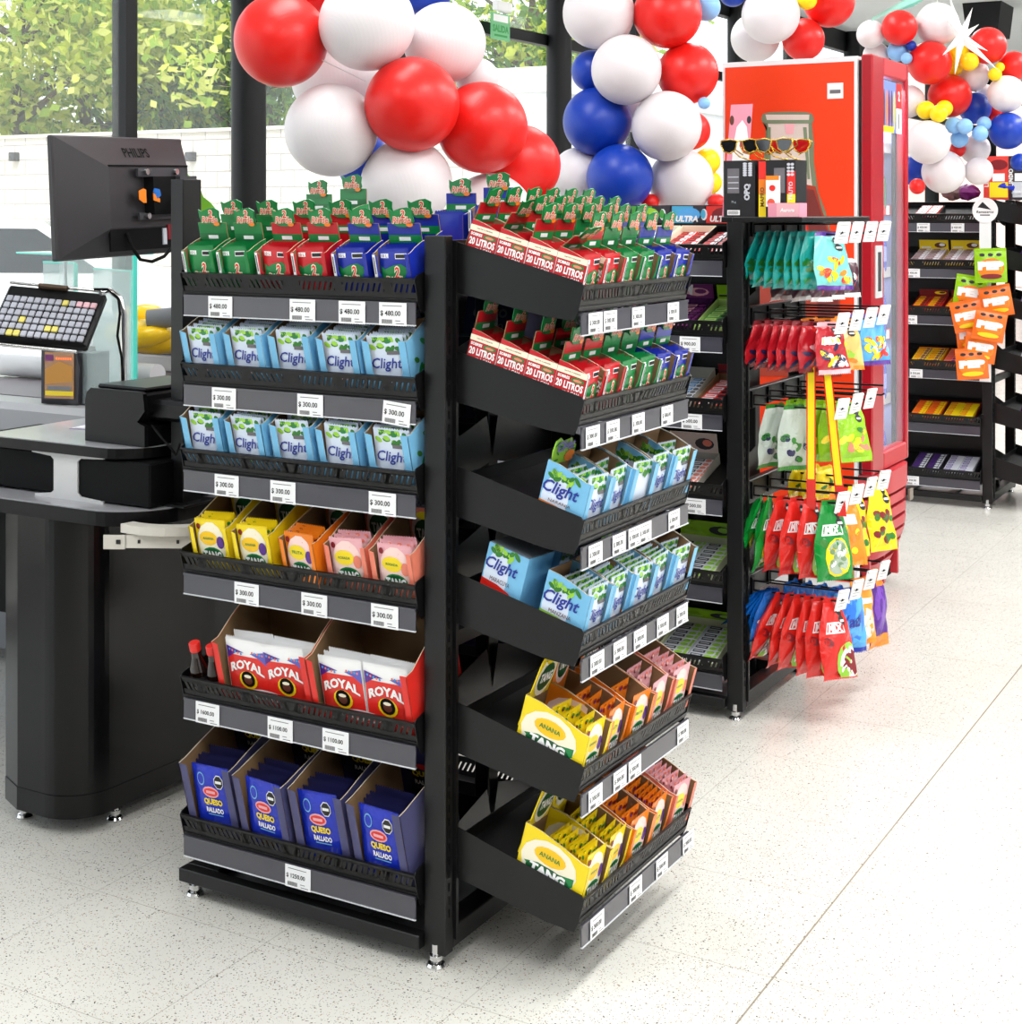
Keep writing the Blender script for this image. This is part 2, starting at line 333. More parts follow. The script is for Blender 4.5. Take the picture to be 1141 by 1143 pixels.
def card_queso(mb, k):
    w, d, hb = k['w'], k['d'], k['hb']; y = d-.003; mb.box(.003, w-.003, y-.001, y+.001, .01, .245, NAVY)
    a_queso(Art(mb, lambda u, v, l: (u, y-.0012-EPS*l, .04+v), w, .11), True)
def card_clight(mb, k):
    w, d, hb = k['w'], k['d'], k['hb']; y = d-.003; P = [(.1, .3), (.9, .3), (.95, .8), (.8, .95), (.7, 1.1), (.4, 1.05), (.25, 1.2), (.1, 1.1), (.05, .8)]
    mb.prism([(a*w, hb-.03+b*.06) for a, b in P], y-.001, y+.001, LGREEN, 'y'); A = Art(mb, lambda u, v, l: (u, y-.0012-EPS*l, hb-.01+v), w, .05)
    A.leaves(.15, .1, .85, .9, 10, [DGREEN, GREEN], 1, 3, .1); A.text('Clight', .5, .62, .66, C('lilac', (120, 110, 190)), 3.4, .03, .25); A.ell(.72, .2, .2, .24, ORA, 2.5)
def side20(A):
    A.rect(0, .87, 1, 1, CREAM, .8); A.text('CAJA POR 15 UNIDADES', .5, .935, .55, DRED, 1.6, .02); A.text('SOBRES', .26, .80, .4, WHT, 1.6, .05); A.ell(.72, .79, .22, .06, GREEN, 1.4); A.ell(.72, .79, .15, .03, SAL, 1.9)
    A.text('20 LITROS', .5, .64, .9, WHT, 1.6, .04, hh=.17); A.text('en 1 CAJA', .6, .48, .6, WHT, 1.6, .04, hh=.1); A.ell(.9, .4, .05, .05, ORA, 1.6)
def sidetang(base, mid, word):
    def f(A):
        A.ell(.45, .62, .42, .46, mid, .8); A.ell(.45, .78, .24, .17, C('deep_yellow', (250, 200, 10)), 1.2); A.text(word, .45, .78, .32, GREEN, 2, .02, hh=.09)
        A.poly([(.1, .5), (.3, .58), (.62, .56), (.84, .62), (.84, .46), (.7, .3), (.3, .3)], GREEN, 1.5); A.ell(.46, .44, .33, .14, C('deep_green', (6, 84, 40)), 1.9); A.text('TANG', .46, .46, .54, WHT, 2.6, .06, hh=.19)
    return f
KINDS = {}
def kind(n, **k): k['n'] = n; KINDS[n] = k
for c, m in (('green', GREEN), ('red', RED), ('blue', BLUE)):
    kind(c, w=.086, d=.066, hf=.088, hb=.098, col=m, s=.01, band=.03, sa=c, side=side20 if c == 'red' else None, card=card_rinde(m), word=c+' drink-sachet', label_strip=True)
for c, lo, wd in (('clight', PEACH, 'LIMONADA'), ('clightn', ORA, 'NARANJA'), ('clightg', LGREEN, 'MANZANA'), ('clightm', ORED, 'NARANJA')):
    kind(c, w=.106, d=.1, hf=.108, hb=.124, col=SKY, s=.018, band=.02, sa=c if c != 'clightm' else 'clightn', side=(lambda A, lo=lo, wd=wd: a_clside(A, lo, wd)), card=card_clight if c == 'clightn' else None, word='light blue drink-powder')
kind('tangy', w=.1, d=.15, hf=.1, hb=.12, col=YEL, s=.011, band=.02, sa='tangy', side=sidetang(YEL, CREAM, 'ANANA'), card=card_tang(YEL, CREAM), word='yellow drink-powder')
kind('tango', w=.094, d=.15, hf=.1, hb=.12, col=ORA, s=.011, band=.02, sa='tango', side=sidetang(ORA, LPINK, 'FRUTA'), card=card_tang(ORA, LPINK), word='orange drink-powder')
kind('tangs', w=.1, d=.15, hf=.1, hb=.12, col=SAL, s=.012, band=.02, sa='tangs', side=sidetang(SAL, LPINK, 'ROSADA'), card=card_tang(SAL, LPINK), word='salmon drink-powder')
kind('royal', w=.248, d=.19, hf=.135, hb=.18, col=BRED, s=.016, band=.026, sa='royal', side=None, card=None, word='red baking-powder')
kind('queso', w=.134, d=.19, hf=.165, hb=.175, col=SLATE, s=.02, band=.012, sa='queso', side=None, card=card_queso, word='blue grated-cheese')
CM = {}
def carton_mesh(kn):
    if kn in CM: return CM[kn]
    k = KINDS[kn]; w, d, hf, hb, col, s, band = (k[q] for q in ('w', 'd', 'hf', 'hb', 'col', 's', 'band')); t = .0014; mb = MB()
    mb.box(0, w, 0, d, 0, .0015, KRAFT)
    wid = w*.3 if kn == 'royal' else s
    for x0, x1, tp in ((0, s, hf), (w-s, w, hf)):
        mb.prism([(x0, 0), (x1, 0), (x1, tp-(.0 if x1 == w else .004)), (x0, tp)], 0, .0008, col, 'y'); mb.box(x0+.0003, x1-.0003, .0009, .002, 0, tp-.005, KRAFT)
    n = 8                                                     # cut-out curve of the front band
    s = .012 if kn == 'royal' else s; P = [(s, 0), (w-s, 0)]+[(w-s-(w-2*s)*q/n, band+.02*(2*q/n-1)**4*(1 if kn != 'royal' else -1)+(.012*math.sin(PI*q/n) if kn == 'royal' else 0)) for q in range(n+1)]
    mb.prism(P, 0, .0008, col, 'y')
    for x, o in ((0, 1), (w, -1)):                            # side walls: printed outside, kraft inside
        SP = [(0, 0), (d, 0), (d, hb), (d*.75, hb-.001), (d*.4, (hf+hb)/2), (d*.12, hf), (0, hf)]
        mb.prism(SP, x, x+o*.0008, col, 'x'); mb.prism([(a, b*.985) for a, b in SP], x+o*.0009, x+o*.002, KRAFT, 'x')
        for i in range(2, 6):
            a, b = SP[i], SP[i+1]; mb.quad((x, a[0], a[1]+.0003), (x+o*.002, a[0], a[1]+.0003), (x+o*.002, b[0], b[1]+.0003), (x, b[0], b[1]+.0003), KRAFTE)
    mb.box(0, w, d-.001, d, 0, hb, col); mb.box(.002, w-.002, d-.002, d-.001, 0, hb, KRAFT)
    if kn == 'royal':
        P = [(.004, hb-.03)]+[(.004+(w-.008)*q/10, hb+.035+.004*math.sin(q*2.3)) for q in range(11)]+[(w-.004, hb-.03)]; mb.prism(P, d-.002, d, KRAFT, 'y')
        A = Art(mb, front_fn(), w, hf); A.ell(.5, .2, .2, .1, WHT, 1); A.ell(.5, .19, .185, .085, BRED, 1.5); A.text('ROYAL', .5, .18, .26, WHT, 2.2, .05)
    if k['side']: k['side'](Art(mb, left_fn(d), d, hf))
    if k.get('label_strip'):
        mb.box(.0, .006, -.0016, -.0004, hf*.45, hf*.98, WHT); mb.box(.0015, .0045, -.002, -.0016, hf*.52, hf*.92, GREYINK)
    if kn.startswith('clight'): A = Art(mb, right_fn(w), d, hf); A.leaves(.3, .1, .9, .9, 10, [DGREEN, LGREEN, GREEN], 1, 4, .12)
    CM[kn] = mb.mesh('carton_'+kn)
    if k['card']:
        c = MB(); k['card'](c, k); CM[kn+'_card'] = c.mesh('header_'+kn)
    return CM[kn]
ORDN = ['first', 'second', 'third', 'fourth', 'fifth', 'sixth', 'seventh', 'eighth', 'ninth', 'tenth', 'eleventh', 'twelfth', 'thirteenth', 'fourteenth']
def carton(kn, M, where, grp, card=True, ns=5, front=True, cardrx=0, fill=1., carddz=0):
    """where completes: '<colour> carton ...'; ns sachets stand in it"""
    me = carton_mesh(kn); k = KINDS[kn]
    t = thing('sachet_carton', k['word']+' carton, '+where, 'carton', M, grp)
    put('carton_body', me, t)
    if card and k['card']:
        d = k['d']; hb = k['hb']
        put('header_card', CM[kn+'_card'], t, Matrix.Translation((0, d, hb)) @ Matrix.Rotation(cardrx, 4, 'X') @ Matrix.Translation((0, -d-(.003 if carddz else 0), -hb+carddz)))
    sm = sachet_mesh(k['sa']); sw, sh = SM[k['sa']+'_d']
    cols = 2 if kn == 'royal' else 1
    for q in range(ns):
        for c in range(cols):
            isf = q == 0 and front
            x = k['w']/2 if cols == 1 else k['w']*(.285+.43*c)
            y = .008+q*max(.0095, (k['d']-.03)*fill/max(ns, 1)) if q or not front else .008
            S = M @ TM((x+random.uniform(-.002, .002), y+(.009 if cols == 2 else 0), .003), 0, R(random.uniform(-6, 0) if q else -3)) @ Matrix.Rotation(R(random.uniform(-2.5, 2.5)), 4, 'Y')
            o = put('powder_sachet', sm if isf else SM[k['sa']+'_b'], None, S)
            side = (' left' if c == 0 else ' right') if cols == 2 else ''
            if isf: tag(o, 'foremost%s sachet in %s carton, %s' % (side, k['word'].split()[0], where), 'sachet', 'foremost sachets in the cartons')
            else: tag(o, 'rear%s sachet in %s carton, %s' % (side, k['word'].split()[0], where), 'sachet', 'rear sachets in '+k['word'].split()[0]+' carton '+where)
    return t
# ------------------------------------------------------------------ racks
def shelf_mesh(L, D, tilt, lip=.04, side=.045):
    mb = MB(); t = .0015
    mb.box(0, L, 0, D, -t, 0, BLACK); mb.box(0, L, D-.002, D, 0, .03, BLACK)
    mb.box(0, L, -t, 0, -t, .011, BLACK); mb.box(0, L, -t, 0, lip-.011, lip, BLACK); mb.box(0, L, -.006, 0, lip, lip+.0015, BLACK)
    n = int(L/.0135); sg = 1
    for i in range(n+1):                                      # slanted bars between the lip slots
        x = L*i/n
        if i == n//2: mb.box(x-.022, x+.022, -t, 0, .008, lip-.008, BLACK); continue
        if i in (0, n): continue
        if i % 9 == 4 and i != n//2: mb.box(max(0, x-.010), min(L, x+.010), -t, 0, .008, lip-.008, BLACK)
        sg = -1 if i < n/2 else 1
        q = .0088; a = max(0, min(L-q, x-q/2-sg*.005)); b = max(0, min(L-q, x-q/2+sg*.005))
        mb.add([(a, -t, .008), (a+q, -t, .008), (b+q, -t, lip-.008), (b, -t, lip-.008), (a, 0, .008), (a+q, 0, .008), (b+q, 0, lip-.008), (b, 0, lip-.008)], [(0, 1, 2, 3), (4, 7, 6, 5), (0, 4, 5, 1), (1, 5, 6, 2), (2, 6, 7, 3), (3, 7, 4, 0)], BLACK)
    P = [(-.004, -.008), (.0, -.03), (.06, -.04), (D+.01, -.055), (D+.01, side), (.004, side), (-.004, side-.006)]
    for x in (-.002, L): mb.prism(P, x, x+.002, BLACK, 'x')
    mb.box(0, L, -.004, .012, -.012, -t, BLACK)
    return mb.mesh('shelf')
def rail_mesh(L, h=.042):
    mb = MB(); mb.box(0, L, -.002, .001, -h, 0, STRIP); mb.box(0, L, -.0035, .001, -h-.0025, -h, EDGE); mb.box(0, L, -.004, .001, -.003, .002, STRIP); return mb.mesh('price_rail')
TGM = {}
def tag_mesh(txt, w=.066, h=.046):
    k = (txt, w, h)
    if k not in TGM:
        mb = MB(); mb.box(0, w, -.0012, 0, -h, 0, WHITE); A = Art(mb, lambda u, v, l: (u, -.0012-.0004*l, v-h), w, h)
        if w > .03:
            A.text('$ '+txt, .42, .52, .74, INK, 1, .02); A.rect(.12, .84, .84, .87, GREYINK, 1, 1)
            for i in range(14): A.rect(.1+i*.028, .08, .1+i*.028+.016, .26, INK if i % 3 else GREYINK, 1, 1)
            A.rect(.6, .2, .78, .23, GREYINK, 1, 1)
            A.rect(.62, .08, .92, .11, GREYINK, 1, 1)
        else: A.text('$ '+txt, .5, .5, .8, INK, 1, .02)
        TGM[k] = mb.mesh('price_tag')
    return TGM[k]
def foot_mesh():
    mb = MB(); mb.lathe([(0, 0), (.019, 0), (.02, .004), (.017, .009), (.009, .012), (.009, .016), (.014, .016), (.014, .025), (.009, .025), (.009, .046), (0, .046)], CHROME, n=14); return mb.mesh('levelling_foot')
FOOT = foot_mesh()
TILT = R(15)
SN = ['top', 'second', 'third', 'fourth', 'fifth', 'bottom']
class Rack: pass
def rack(label, xr, y0, top, za, zb, tagsA, tagsB, LA=.61, xaL=None, hooks=False, LB=.51, slabtop=False):
    """xr: right face of the near post; za/zb: heights of the front-bottom corner of each long-side / aisle-end shelf"""
    t = thing('display_rack', label, 'display rack', TM((xr-.025, y0+.3, 0))); Mi = t.matrix_world.inverted()
    xl = xr-.05-.005-LA; y1 = y0+.02+LB+.03; H0 = .032
    def post(x0, x1, ya, yb, slots=True):
        mb = MB(); mb.bbox(x0, x1, ya, yb, H0, top, BLACK, .002)
        if slots:
            z = .1
            while z < top-.05:
                mb.box(x1, x1+.0012, ya+.012, ya+.016, z, z+.016, BLACKM); z += .026
        mb.build('post', t, Mi)
    H0 = .026; post(xr-.05, xr, y0, y0+.03); post(xr-.05, xr, y1-.03, y1)
    for x in (xl+.05, xr-.085): post(x-.018, x+.018, y0+.28, y0+.32, False)
    mb = MB()                                                 # slotted inner strips beside the posts and the back rails
    mb.box(xr-.012, xr+.006, y0+.031, y0+.04, .05, top-.01, BLACK)
    for z in (top-.04, .62): mb.box(xr-.045, xr-.02, y0+.03, y1-.03, z, z+.03, BLACK)
    mb.box(xl+.06, xr-.03, y0+.29, y0+.31, top-.09, top-.06, BLACK); mb.box(xr-.07, xr-.03, y0+.29, y0+.31, .06, .1, BLACK)
    mb.build('cross_rail', t, Mi)
    mb = MB(); bz = .064
    mb.bbox(xl-.014, xr-.05, y0-.02, y0+.01, bz-.029, bz, BLACK, .002); mb.bbox(xl-.014, xr-.05, y1-.03, y1, bz-.029, bz, BLACK, .002)
    mb.bbox(xl-.014, xl+.07, y0+.01, y1-.03, bz-.029, bz, BLACK, .002); mb.bbox(xr-.05, xr, y0+.03, y1-.03, bz-.032, bz+.01, BLACK, .002)
    mb.box(xl+.07, xr-.05, y0+.02, y1-.03, bz-.022, bz-.02, GALV)
    for x in (xl+.2, xl+.42): mb.box(x, x+.04, y0+.02, y1-.03, bz-.02, bz-.012, GALV)
    mb.build('base_frame', t, Mi)
    for x in (xl+.012, xr-.025):
        for y in (y0+.006, y1-.02): put('levelling_foot', FOOT, t, Mi @ TM((x, y, 0)))
    if xr < -1.61:
        mb = MB(); mb.box(xl+.03, xr-.07, y0+.285, y0+.29, .07, top-.09, BLACK); mb.build('dark_backing_sheet', t, Mi)  # black sheet added so the gaps between shelves look dark
    r = Rack(); r.A = []; r.B = []; r.t = t; r.xl = xl
    D = .275; sm = shelf_mesh(LA, D, TILT); rm = rail_mesh(LA-.004)
    for i, z in enumerate(za):
        M = TM((xl, y0-.015, z), 0, TILT); s = put('shelf', sm, t, Mi @ M); r.A.append(M)
        Mr = TM((.002, -.006, -.010), 0, -TILT); put('price_rail', rm, s, Mr)
        for (px, pr, *tl) in tagsA[i] if tagsA else []:
            put('price_tag', tag_mesh(pr), s, Mr @ TM((px-xl, -.0036, .001)) @ Matrix.Rotation(R(tl[0] if tl else 0), 4, 'Y'))
    for z in za if not hooks else []:                         # plain trays of the side that faces away
        put('shelf', sm, t, Mi @ TM((xl+LA, y1+.0, z), PI, TILT))
    if zb:
        sb = shelf_mesh(LB, .285, TILT); rb = rail_mesh(LB-.002, .04)
        for i, z in enumerate(zb):
            M = TM((xr+.275, y0+.04, z), PI/2, TILT); s = put('shelf', sb, t, Mi @ M); r.B.append(M)
            Mr = TM((.001, -.009, -.014), 0, -TILT); put('price_rail', rb, s, Mr)
            for yy in tagsB[i] if tagsB else []:
                put('price_tag', tag_mesh('300.00', .058, .04), s, Mr @ TM((yy-(y0+.04), -.0036, .0)))
    return r
ZA = [1.328, 1.132, .946, .721, .449, .149]
ZB = [1.320, 1.102, .873, .660, .402, .153]
def xa(px, y=2.515): return aty(px, 236, y).x
def yb(px, x=-1.338): return atx(px, 236, x).y
tA = [[(xa(p), '480.00') for p in (238, 328.5, 383, 428)], [(xa(p), '300.00', a) for p, a in ((242, 0), (337, 0), (433, 5))],
      [(xa(p), '300.00') for p in (245, 307, 416.5)], [(xa(p), '300.00') for p in (267, 341.5, 419)], [(xa(224), '1600.00'), (xa(304), '1100.00'), (xa(365), '1100.00')], [(xa(323.5), '1250.00')]]
tB = [[yb(p) for p in q] for q in ((648, 665, 697, 737), (645, 668, 697, 730), (648, 675, 693, 705, 738), (650, 676, 699, 725, 747), (648, 676, 693, 748), (650, 694, 724, 754))]
R1 = rack('black display rack in front, long side facing left counter, tilted end shelves facing the aisle', -1.605, 2.52, 1.452, ZA, ZB, tA, tB)
ZA2 = [1.363, 1.137, .907, .656, .398, .141]
tA2 = [[], [(aty(760, 236, 4.18).x, '900.00')], [(aty(762, 236, 4.18).x, '500.00')], [(aty(766, 236, 4.18).x, '500.00')], [], []]
R2 = rack('middle black display rack with hooks of hanging candy bags on its aisle end', -1.632, 4.19, 1.475, ZA2, None, tA2, None, LA=.60, hooks=True)
ZA3 = [1.45, 1.215, .975, .699, .423, .147]
def x3(px): return aty(px, 236, 7.79).x
tA3 = [[(x3(1024), '450.00'), (x3(1062), '450.00')], [(x3(1013), '450.00')], [(x3(1010), '450.00')], [(x3(1016), '350.00')], [], [(x3(1012), '350.00')]]
R3 = rack('far black display rack of sweets standing beyond the red fridge', -1.705, 7.8, 1.56, ZA3, [z-.01 for z in ZA3], tA3, [[8.0, 8.15, 8.3]]*6, LA=.61)
# ------------------------------------------------------------------ goods of the near rack
RW = 'near rack '
# top shelf, long side
cols = ['green', 'green', 'red', 'red', 'blue', 'blue']
for i, c in enumerate(cols):
    for r in range(2):
        M = R1.A[0] @ TM((.008+i*.1005+random.uniform(-.003, .003)+(.004 if r else 0), .004+r*.07, .001), R(random.uniform(-2, 2)))
        carton(c, M, ORDN[i]+' from left, '+['front', 'middle', 'back'][r]+' row, near rack top shelf', 'drink-sachet cartons on the near rack top shelf', ns=5 if r == 0 else 2, front=r == 0)
# back side top shelf (faces away), the cards rise above the front ones
MT = TM((R1.xl+.61, 2.52+.56, ZA[0]), PI, TILT)
for i in (0, 1, 4, 5):
    M = TM((R1.xl+.03+i*.1, 2.83, 1.405+.012*(i % 2)), R(random.uniform(-3, 3)), R(2))
    carton(['green', 'green', 'red', 'red', 'blue', 'blue'][i], M @ TM((0, 0, 0)), ORDN[i]+' from left, raised row behind the near rack top shelf', 'raised drink-sachet cartons on the near rack', ns=1, front=False)
# aisle end, top two shelves
ecol = ['red', 'red', 'green', 'green', 'blue', 'blue']
for sh in (0, 1):
    for i, c in enumerate(ecol):
        for r in range(4 if i == 0 or sh == 0 else 2):
            M = R1.B[sh] @ TM((.003+i*.0845, .003+r*.0675, .001), R(random.uniform(-1.5, 1.5)))
            rx = 0
            if i == 0 and sh == 0: rx = [R(38), R(0), R(18), R(8)][r]
            carton(c, M, ORDN[i]+' from post, '+['front', 'second', 'third', 'back'][r]+' row, near rack '+SN[sh]+' end shelf', 'drink-sachet cartons on the aisle end shelves', ns=(4 if r == 0 else 2), front=r == 0, cardrx=rx)
# light blue drink cartons, long side second and third shelves
for sh, gap in ((1, .1205), (2, .121)):
    for i in range(5):
        dx = random.uniform(-.003, .004)
        M = R1.A[sh] @ TM((.003+i*gap+dx, .011, .001), R([-4, -1, 2, -2, 3][i] if sh == 1 else [3, -3, 1, -2, 1][i]))
        carton(['clight', 'clight', 'clightn', 'clight', 'clight'][i] if sh == 1 else ['clightg', 'clightg', 'clight', 'clight', 'clight'][i], M, ORDN[i]+' from left, near rack '+SN[sh]+' shelf', 'light blue cartons on the long side', card=False, ns=[4, 6, 7, 6, 6][i] if not (sh == 2 and i in (0, 2)) else 2)
    for i in range(3):
        M = R1.A[sh] @ TM((.16+i*.14, .14, .001), R(2)); carton('clight', M, ORDN[i]+' from left, rear row, near rack '+SN[sh]+' shelf', 'light blue cartons on the long side', card=False, ns=3, front=True)
# fourth shelf: yellow, orange and salmon
for i, (c, px) in enumerate((('tangy', 221), ('tangy', 268), ('tango', 321), ('tangs', 371), ('tangs', 421))):
    M = R1.A[3] @ TM((xa(px)-R1.xl, .005, .001), R([4, 2, -4, 3, 2][i])); k = carton(c, M, ORDN[i]+' from left, near rack fourth shelf', 'drink-powder cartons on the fourth shelf', ns=[5, 4, 4, 3, 4][i], fill=.42, carddz=-.075)
# fifth shelf
for i in range(2):
    M = R1.A[4] @ TM((.102 if i == 0 else .354, .004, .001), R([1, .5][i])); carton('royal', M, ['left', 'right'][i]+' one, near rack fifth shelf', 'red cartons on the fifth shelf', ns=3, fill=.3)
SAUCE = mat('dark_sauce', (26, 12, 8), .08, coat=.8); GLS = mat('clear_glass', (235, 240, 240), .02, trans=.9, spec=.5)
for i, px in enumerate((226, 246)):
    M = R1.A[4] @ TM(((.028, .076)[i], .028, .0015)); t = thing('sauce_bottle', 'small dark sauce bottle with red cap, '+['leftmost on the shelf', 'beside the red carton'][i], 'bottle', M, 'sauce bottles')
    mb = MB(); mb.lathe([(0, 0), (.0215, 0), (.022, .004), (.022, .03), (.0215, .045), (.012, .075), (.0105, .092), (0, .092)], SAUCE); mb.lathe([(.0221, .004), (.0223, .012), (.0221, .013)], KRAFTE); mb.build('bottle_body', t)
    mb = MB(); mb.lathe([(.0112, .088), (.0125, .09), (.0125, .107), (.011, .109), (0, .109)], BRED); mb.build('cap', t)
    mb = MB(); mb.lathe([(.0223, .012), (.0224, .03), (.0223, .034)], INK); mb.build('bottle_label', t)
# bottom shelf
for i in range(4):
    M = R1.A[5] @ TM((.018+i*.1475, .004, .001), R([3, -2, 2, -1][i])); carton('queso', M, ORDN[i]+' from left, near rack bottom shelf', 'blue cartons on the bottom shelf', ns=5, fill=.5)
# aisle end lower shelves
w3 = [('clightn', 3, 1), ('clight', 2, 1), ('clightn', 1, 0), ('clightg', 1, 1)]
for i, (c, ns, fr) in enumerate(w3+[('clight', 2, 1)]):
    M = R1.B[2] @ TM((.006+i*.1 if i < 4 else .404, .004, .001), R([0, 4, -3, 2, -3][i])); carton(c, M, ORDN[i]+' from post, near rack third end shelf', 'light blue cartons on the aisle end', card=i in (0, 3), ns=ns, front=bool(fr))
for i, (c, ns) in enumerate((('clightg', 6), ('clight', 6), ('clightn', 5), ('clight', 6), ('clightg', 2))):
    M = R1.B[3] @ TM((.008+i*.1, .004, .001), R([0, 3, -2, 3, -3][i])); carton(c, M, ORDN[i]+' from post, near rack fourth end shelf', 'light blue cartons on the aisle end', card=i == 2, ns=ns)
M = R1.B[3] @ TM((.01, .15, .001), R(-3)); t = thing('drink_box', 'closed light blue drink box behind the front row, near rack fourth end shelf', 'box', M)
mb = MB(); mb.box(0, .095, 0, .096, 0, .125, SKY); mb.box(.002, .093, .002, .094, .125, .1265, C('dusty_film', (120, 130, 140), .2)); a_clside(Art(mb, lambda u, v, l: (-EPS*l, .096-u, v), .096, .125), ORED, 'MARACUYA'); mb.build('box_body', t)
t = thing('drink_box', 'closed dark blue drink box half hidden, near rack fourth end shelf', 'box', R1.B[3] @ TM((.15, .15, .001), R(4)))
mb = MB(); mb.box(0, .095, 0, .09, 0, .12, SKY); a_clight(Art(mb, front_fn(0), .095, .12)); mb.build('box_body', t)
for sh, lst in ((4, ('tangy', 'tango', 'tango', 'tangs', 'tangs')), (5, ('tangy', 'tangy', 'tango', 'tango', 'tangs'))):
    for i, c in enumerate(lst):
        M = R1.B[sh] @ TM((.003+i*.1025, .004, .001), R([-1, 3, -2, 2, -3][i])); carton(c, M, ORDN[i]+' from post, near rack '+SN[sh]+' end shelf', 'drink-powder cartons on the aisle end', ns=[4, 4, 2, 3, 5][i] if sh == 4 else [8, 8, 4, 8, 7][i], cardrx=R(8 if i == 0 else 0), card=not (sh == 4 and i > 2), fill=.85)
# navy boxes on the away-facing trays, seen through the frame
nb = MB(); nb.box(0, .125, 0, .15, 0, .14, NAVY); A = Art(nb, lambda u, v, l: (.125-u, .15+EPS*l, v), .125, .14); A.text('QUESO', .5, .62, .7, GREYINK, 1, .04); A.text('RALLADO', .5, .42, .6, GREYINK, 1, .02); A = Art(nb, right_fn(.125), .15, .14); A.rect(.2, .3, .8, .34, GREYINK, 1, 1); A.rect(.2, .5, .7, .54, GREYINK, 1, 1); nbm = nb.mesh('navy_box')
for sh in (1, 2, 3, 4):
    for i in range(4):
        M = TM((R1.xl+.61, 3.08, ZA[sh]), PI, TILT) @ TM((.01+i*.148, .06, .001), R([2, -3, 1, -2][i])); t = thing('cheese_box', 'dark navy box in rear tray of near rack, %s from aisle, %s level' % (ORDN[i], SN[sh]), 'box', M, 'navy boxes in the rear trays'); put('box_body', nbm, t)
# ------------------------------------------------------------------ trays of sweets on the middle and far racks
PKM = {}
def pack_mesh(w, d, h, base, acc, acc2):
    k = (w, d, h, base.name, acc.name, acc2.name)
    if k not in PKM:
        mb = MB(); mb.bbox(0, w, 0, d, 0, h, base, .0015)
        for fn, hh in ((lambda u, v, l: (u, -EPS*l, v), h), (lambda u, v, l: (u, v, h+EPS*l), d)):
            A = Art(mb, fn, w, hh); A.rect(.08, .2, .5, .8, acc, 1, 1); A.ell(.68, .5, .14, .36, acc2, 1, 10); A.rect(.12, .4, .44, .6, base, 1.6, 1); A.rect(.86, .1, .96, .9, acc2, 1, 1)
        PKM[k] = mb.mesh('pack')
    return PKM[k]
def tray(M, w, d, n, outer, hcol, base, acc, acc2, lab, txt=None, hh=.06, ph=.012, name='candy_pack', cat='candy pack', hb=.035, ncol=2, front=.018):
    t = thing('candy_tray', lab, 'carton tray', M); mb = MB(); b = .0015
    mb.box(0, w, 0, d, 0, b, outer); mb.box(0, w, 0, b, 0, front, outer); mb.box(0, w, d-b, d, 0, hb, outer)
    for x in (0, w-b): mb.prism([(0, 0), (d, 0), (d, hb), (0, front)], x, x+b, outer, 'x')
    mb.build('tray_body', t)
    if hcol:
        mb = MB(); mb.box(.002, w-.002, d-.003, d-.001, hb, hb+hh, hcol); A = Art(mb, lambda u, v, l: (u, d-.003-EPS*l, hb+v), w, hh)
        if txt: A.text(txt, .42, .6, .5, WHT, 2.4, .03, .2)
        A.ell(.72, .45, .2, .3, acc, 1, 12); A.ell(.78, .5, .1, .18, acc2, 1.6, 10); A.rect(.08, .16, .4, .3, acc2, 1, 1); mb.build('header_card', t)
    pw = (w-.008)/ncol-.003; pd = (d-.01)/n-.002; pm = pack_mesh(pw, pd, ph, base, acc, acc2)
    for c in range(ncol):
        for i in range(n):
            P = M @ TM((.005+c*(pw+.003), .005+i*(pd+.002), .002+.0006*(i % 2)), R(random.uniform(-1.5, 1.5)), R(5))
            tag(put(name, pm, None, P), 'pack in '+lab.split(' with ')[0], cat, cat+'s in the '+lab.split(' with ')[0])
AQ = C('aqua_pack', (70, 170, 210)); GUMG = C('green_gum', (70, 160, 70)); SILV = C('silver_pack', (200, 204, 212), .3); DKP = C('charcoal_pack', (46, 44, 52), .3)
LIM = C('pale_lime_pack', (196, 222, 130), .3); PURD = C('deep_purple_pack', (70, 18, 76), .25); SNOW = C('white_pack', (232, 234, 240), .3)
mw = .122
T2 = [(0, [(None, SNOW, SNOW)]),]
def mrow(sh, items, y=.005):
    for i, (x, kw) in enumerate(items): tray(R2.A[sh] @ TM((x, y, .001), R(random.uniform(-1, 1))), **kw)
D2 = .22
mrow(0, [(.255, dict(w=.115, d=D2, n=6, outer=CREAM, hcol=None, base=AQ, acc=INK, acc2=SNOW, lab='cream tray of blue gum packs on middle rack top shelf')), (.375, dict(w=.115, d=D2, n=6, outer=CREAM, hcol=None, base=BRED, acc=INK, acc2=SNOW, lab='cream tray of red gum packs on middle rack top shelf')), (.492, dict(w=.105, d=D2, n=6, outer=BLACKP, hcol=None, base=DKP, acc=BRED, acc2=SNOW, lab='black tray of dark gum packs beside middle rack top post'))])
for i, (c, c2, nm) in enumerate(((GUMG, LGREEN, 'green'), (AQ, LBLUF, 'blue'), (BRED, DRED, 'red'))):
    px0, px1 = ((704, 744), (749, 786), (787, 812))[i]; x0 = aty(px0, 236, 4.46).x; wd = .14
    t = thing('gum_box', nm+' and black gum display box standing at the back of the middle rack top shelf', 'box', TM((x0, 4.46, 1.445)), 'gum display boxes on top shelf')
    mb = MB(); mb.box(0, wd, 0, .05, 0, .075, DKP); A = Art(mb, front_fn(), wd, .075); A.rect(.03, .2, .55, .96, c, 1); A.ell(.45, .6, .28, .3, c2, 1.6); A.text('ULTRA', .4, .42, .55, WHT, 2.4, .05, .2); A.ell(.82, .6, .08, .25, SNOW, 1.6, 10); A.ell(.8, .62, .06, .2, c, 2.2, 10); A.rect(.1, .1, .5, .18, SNOW, 1, 1); mb.build('box_body', t)
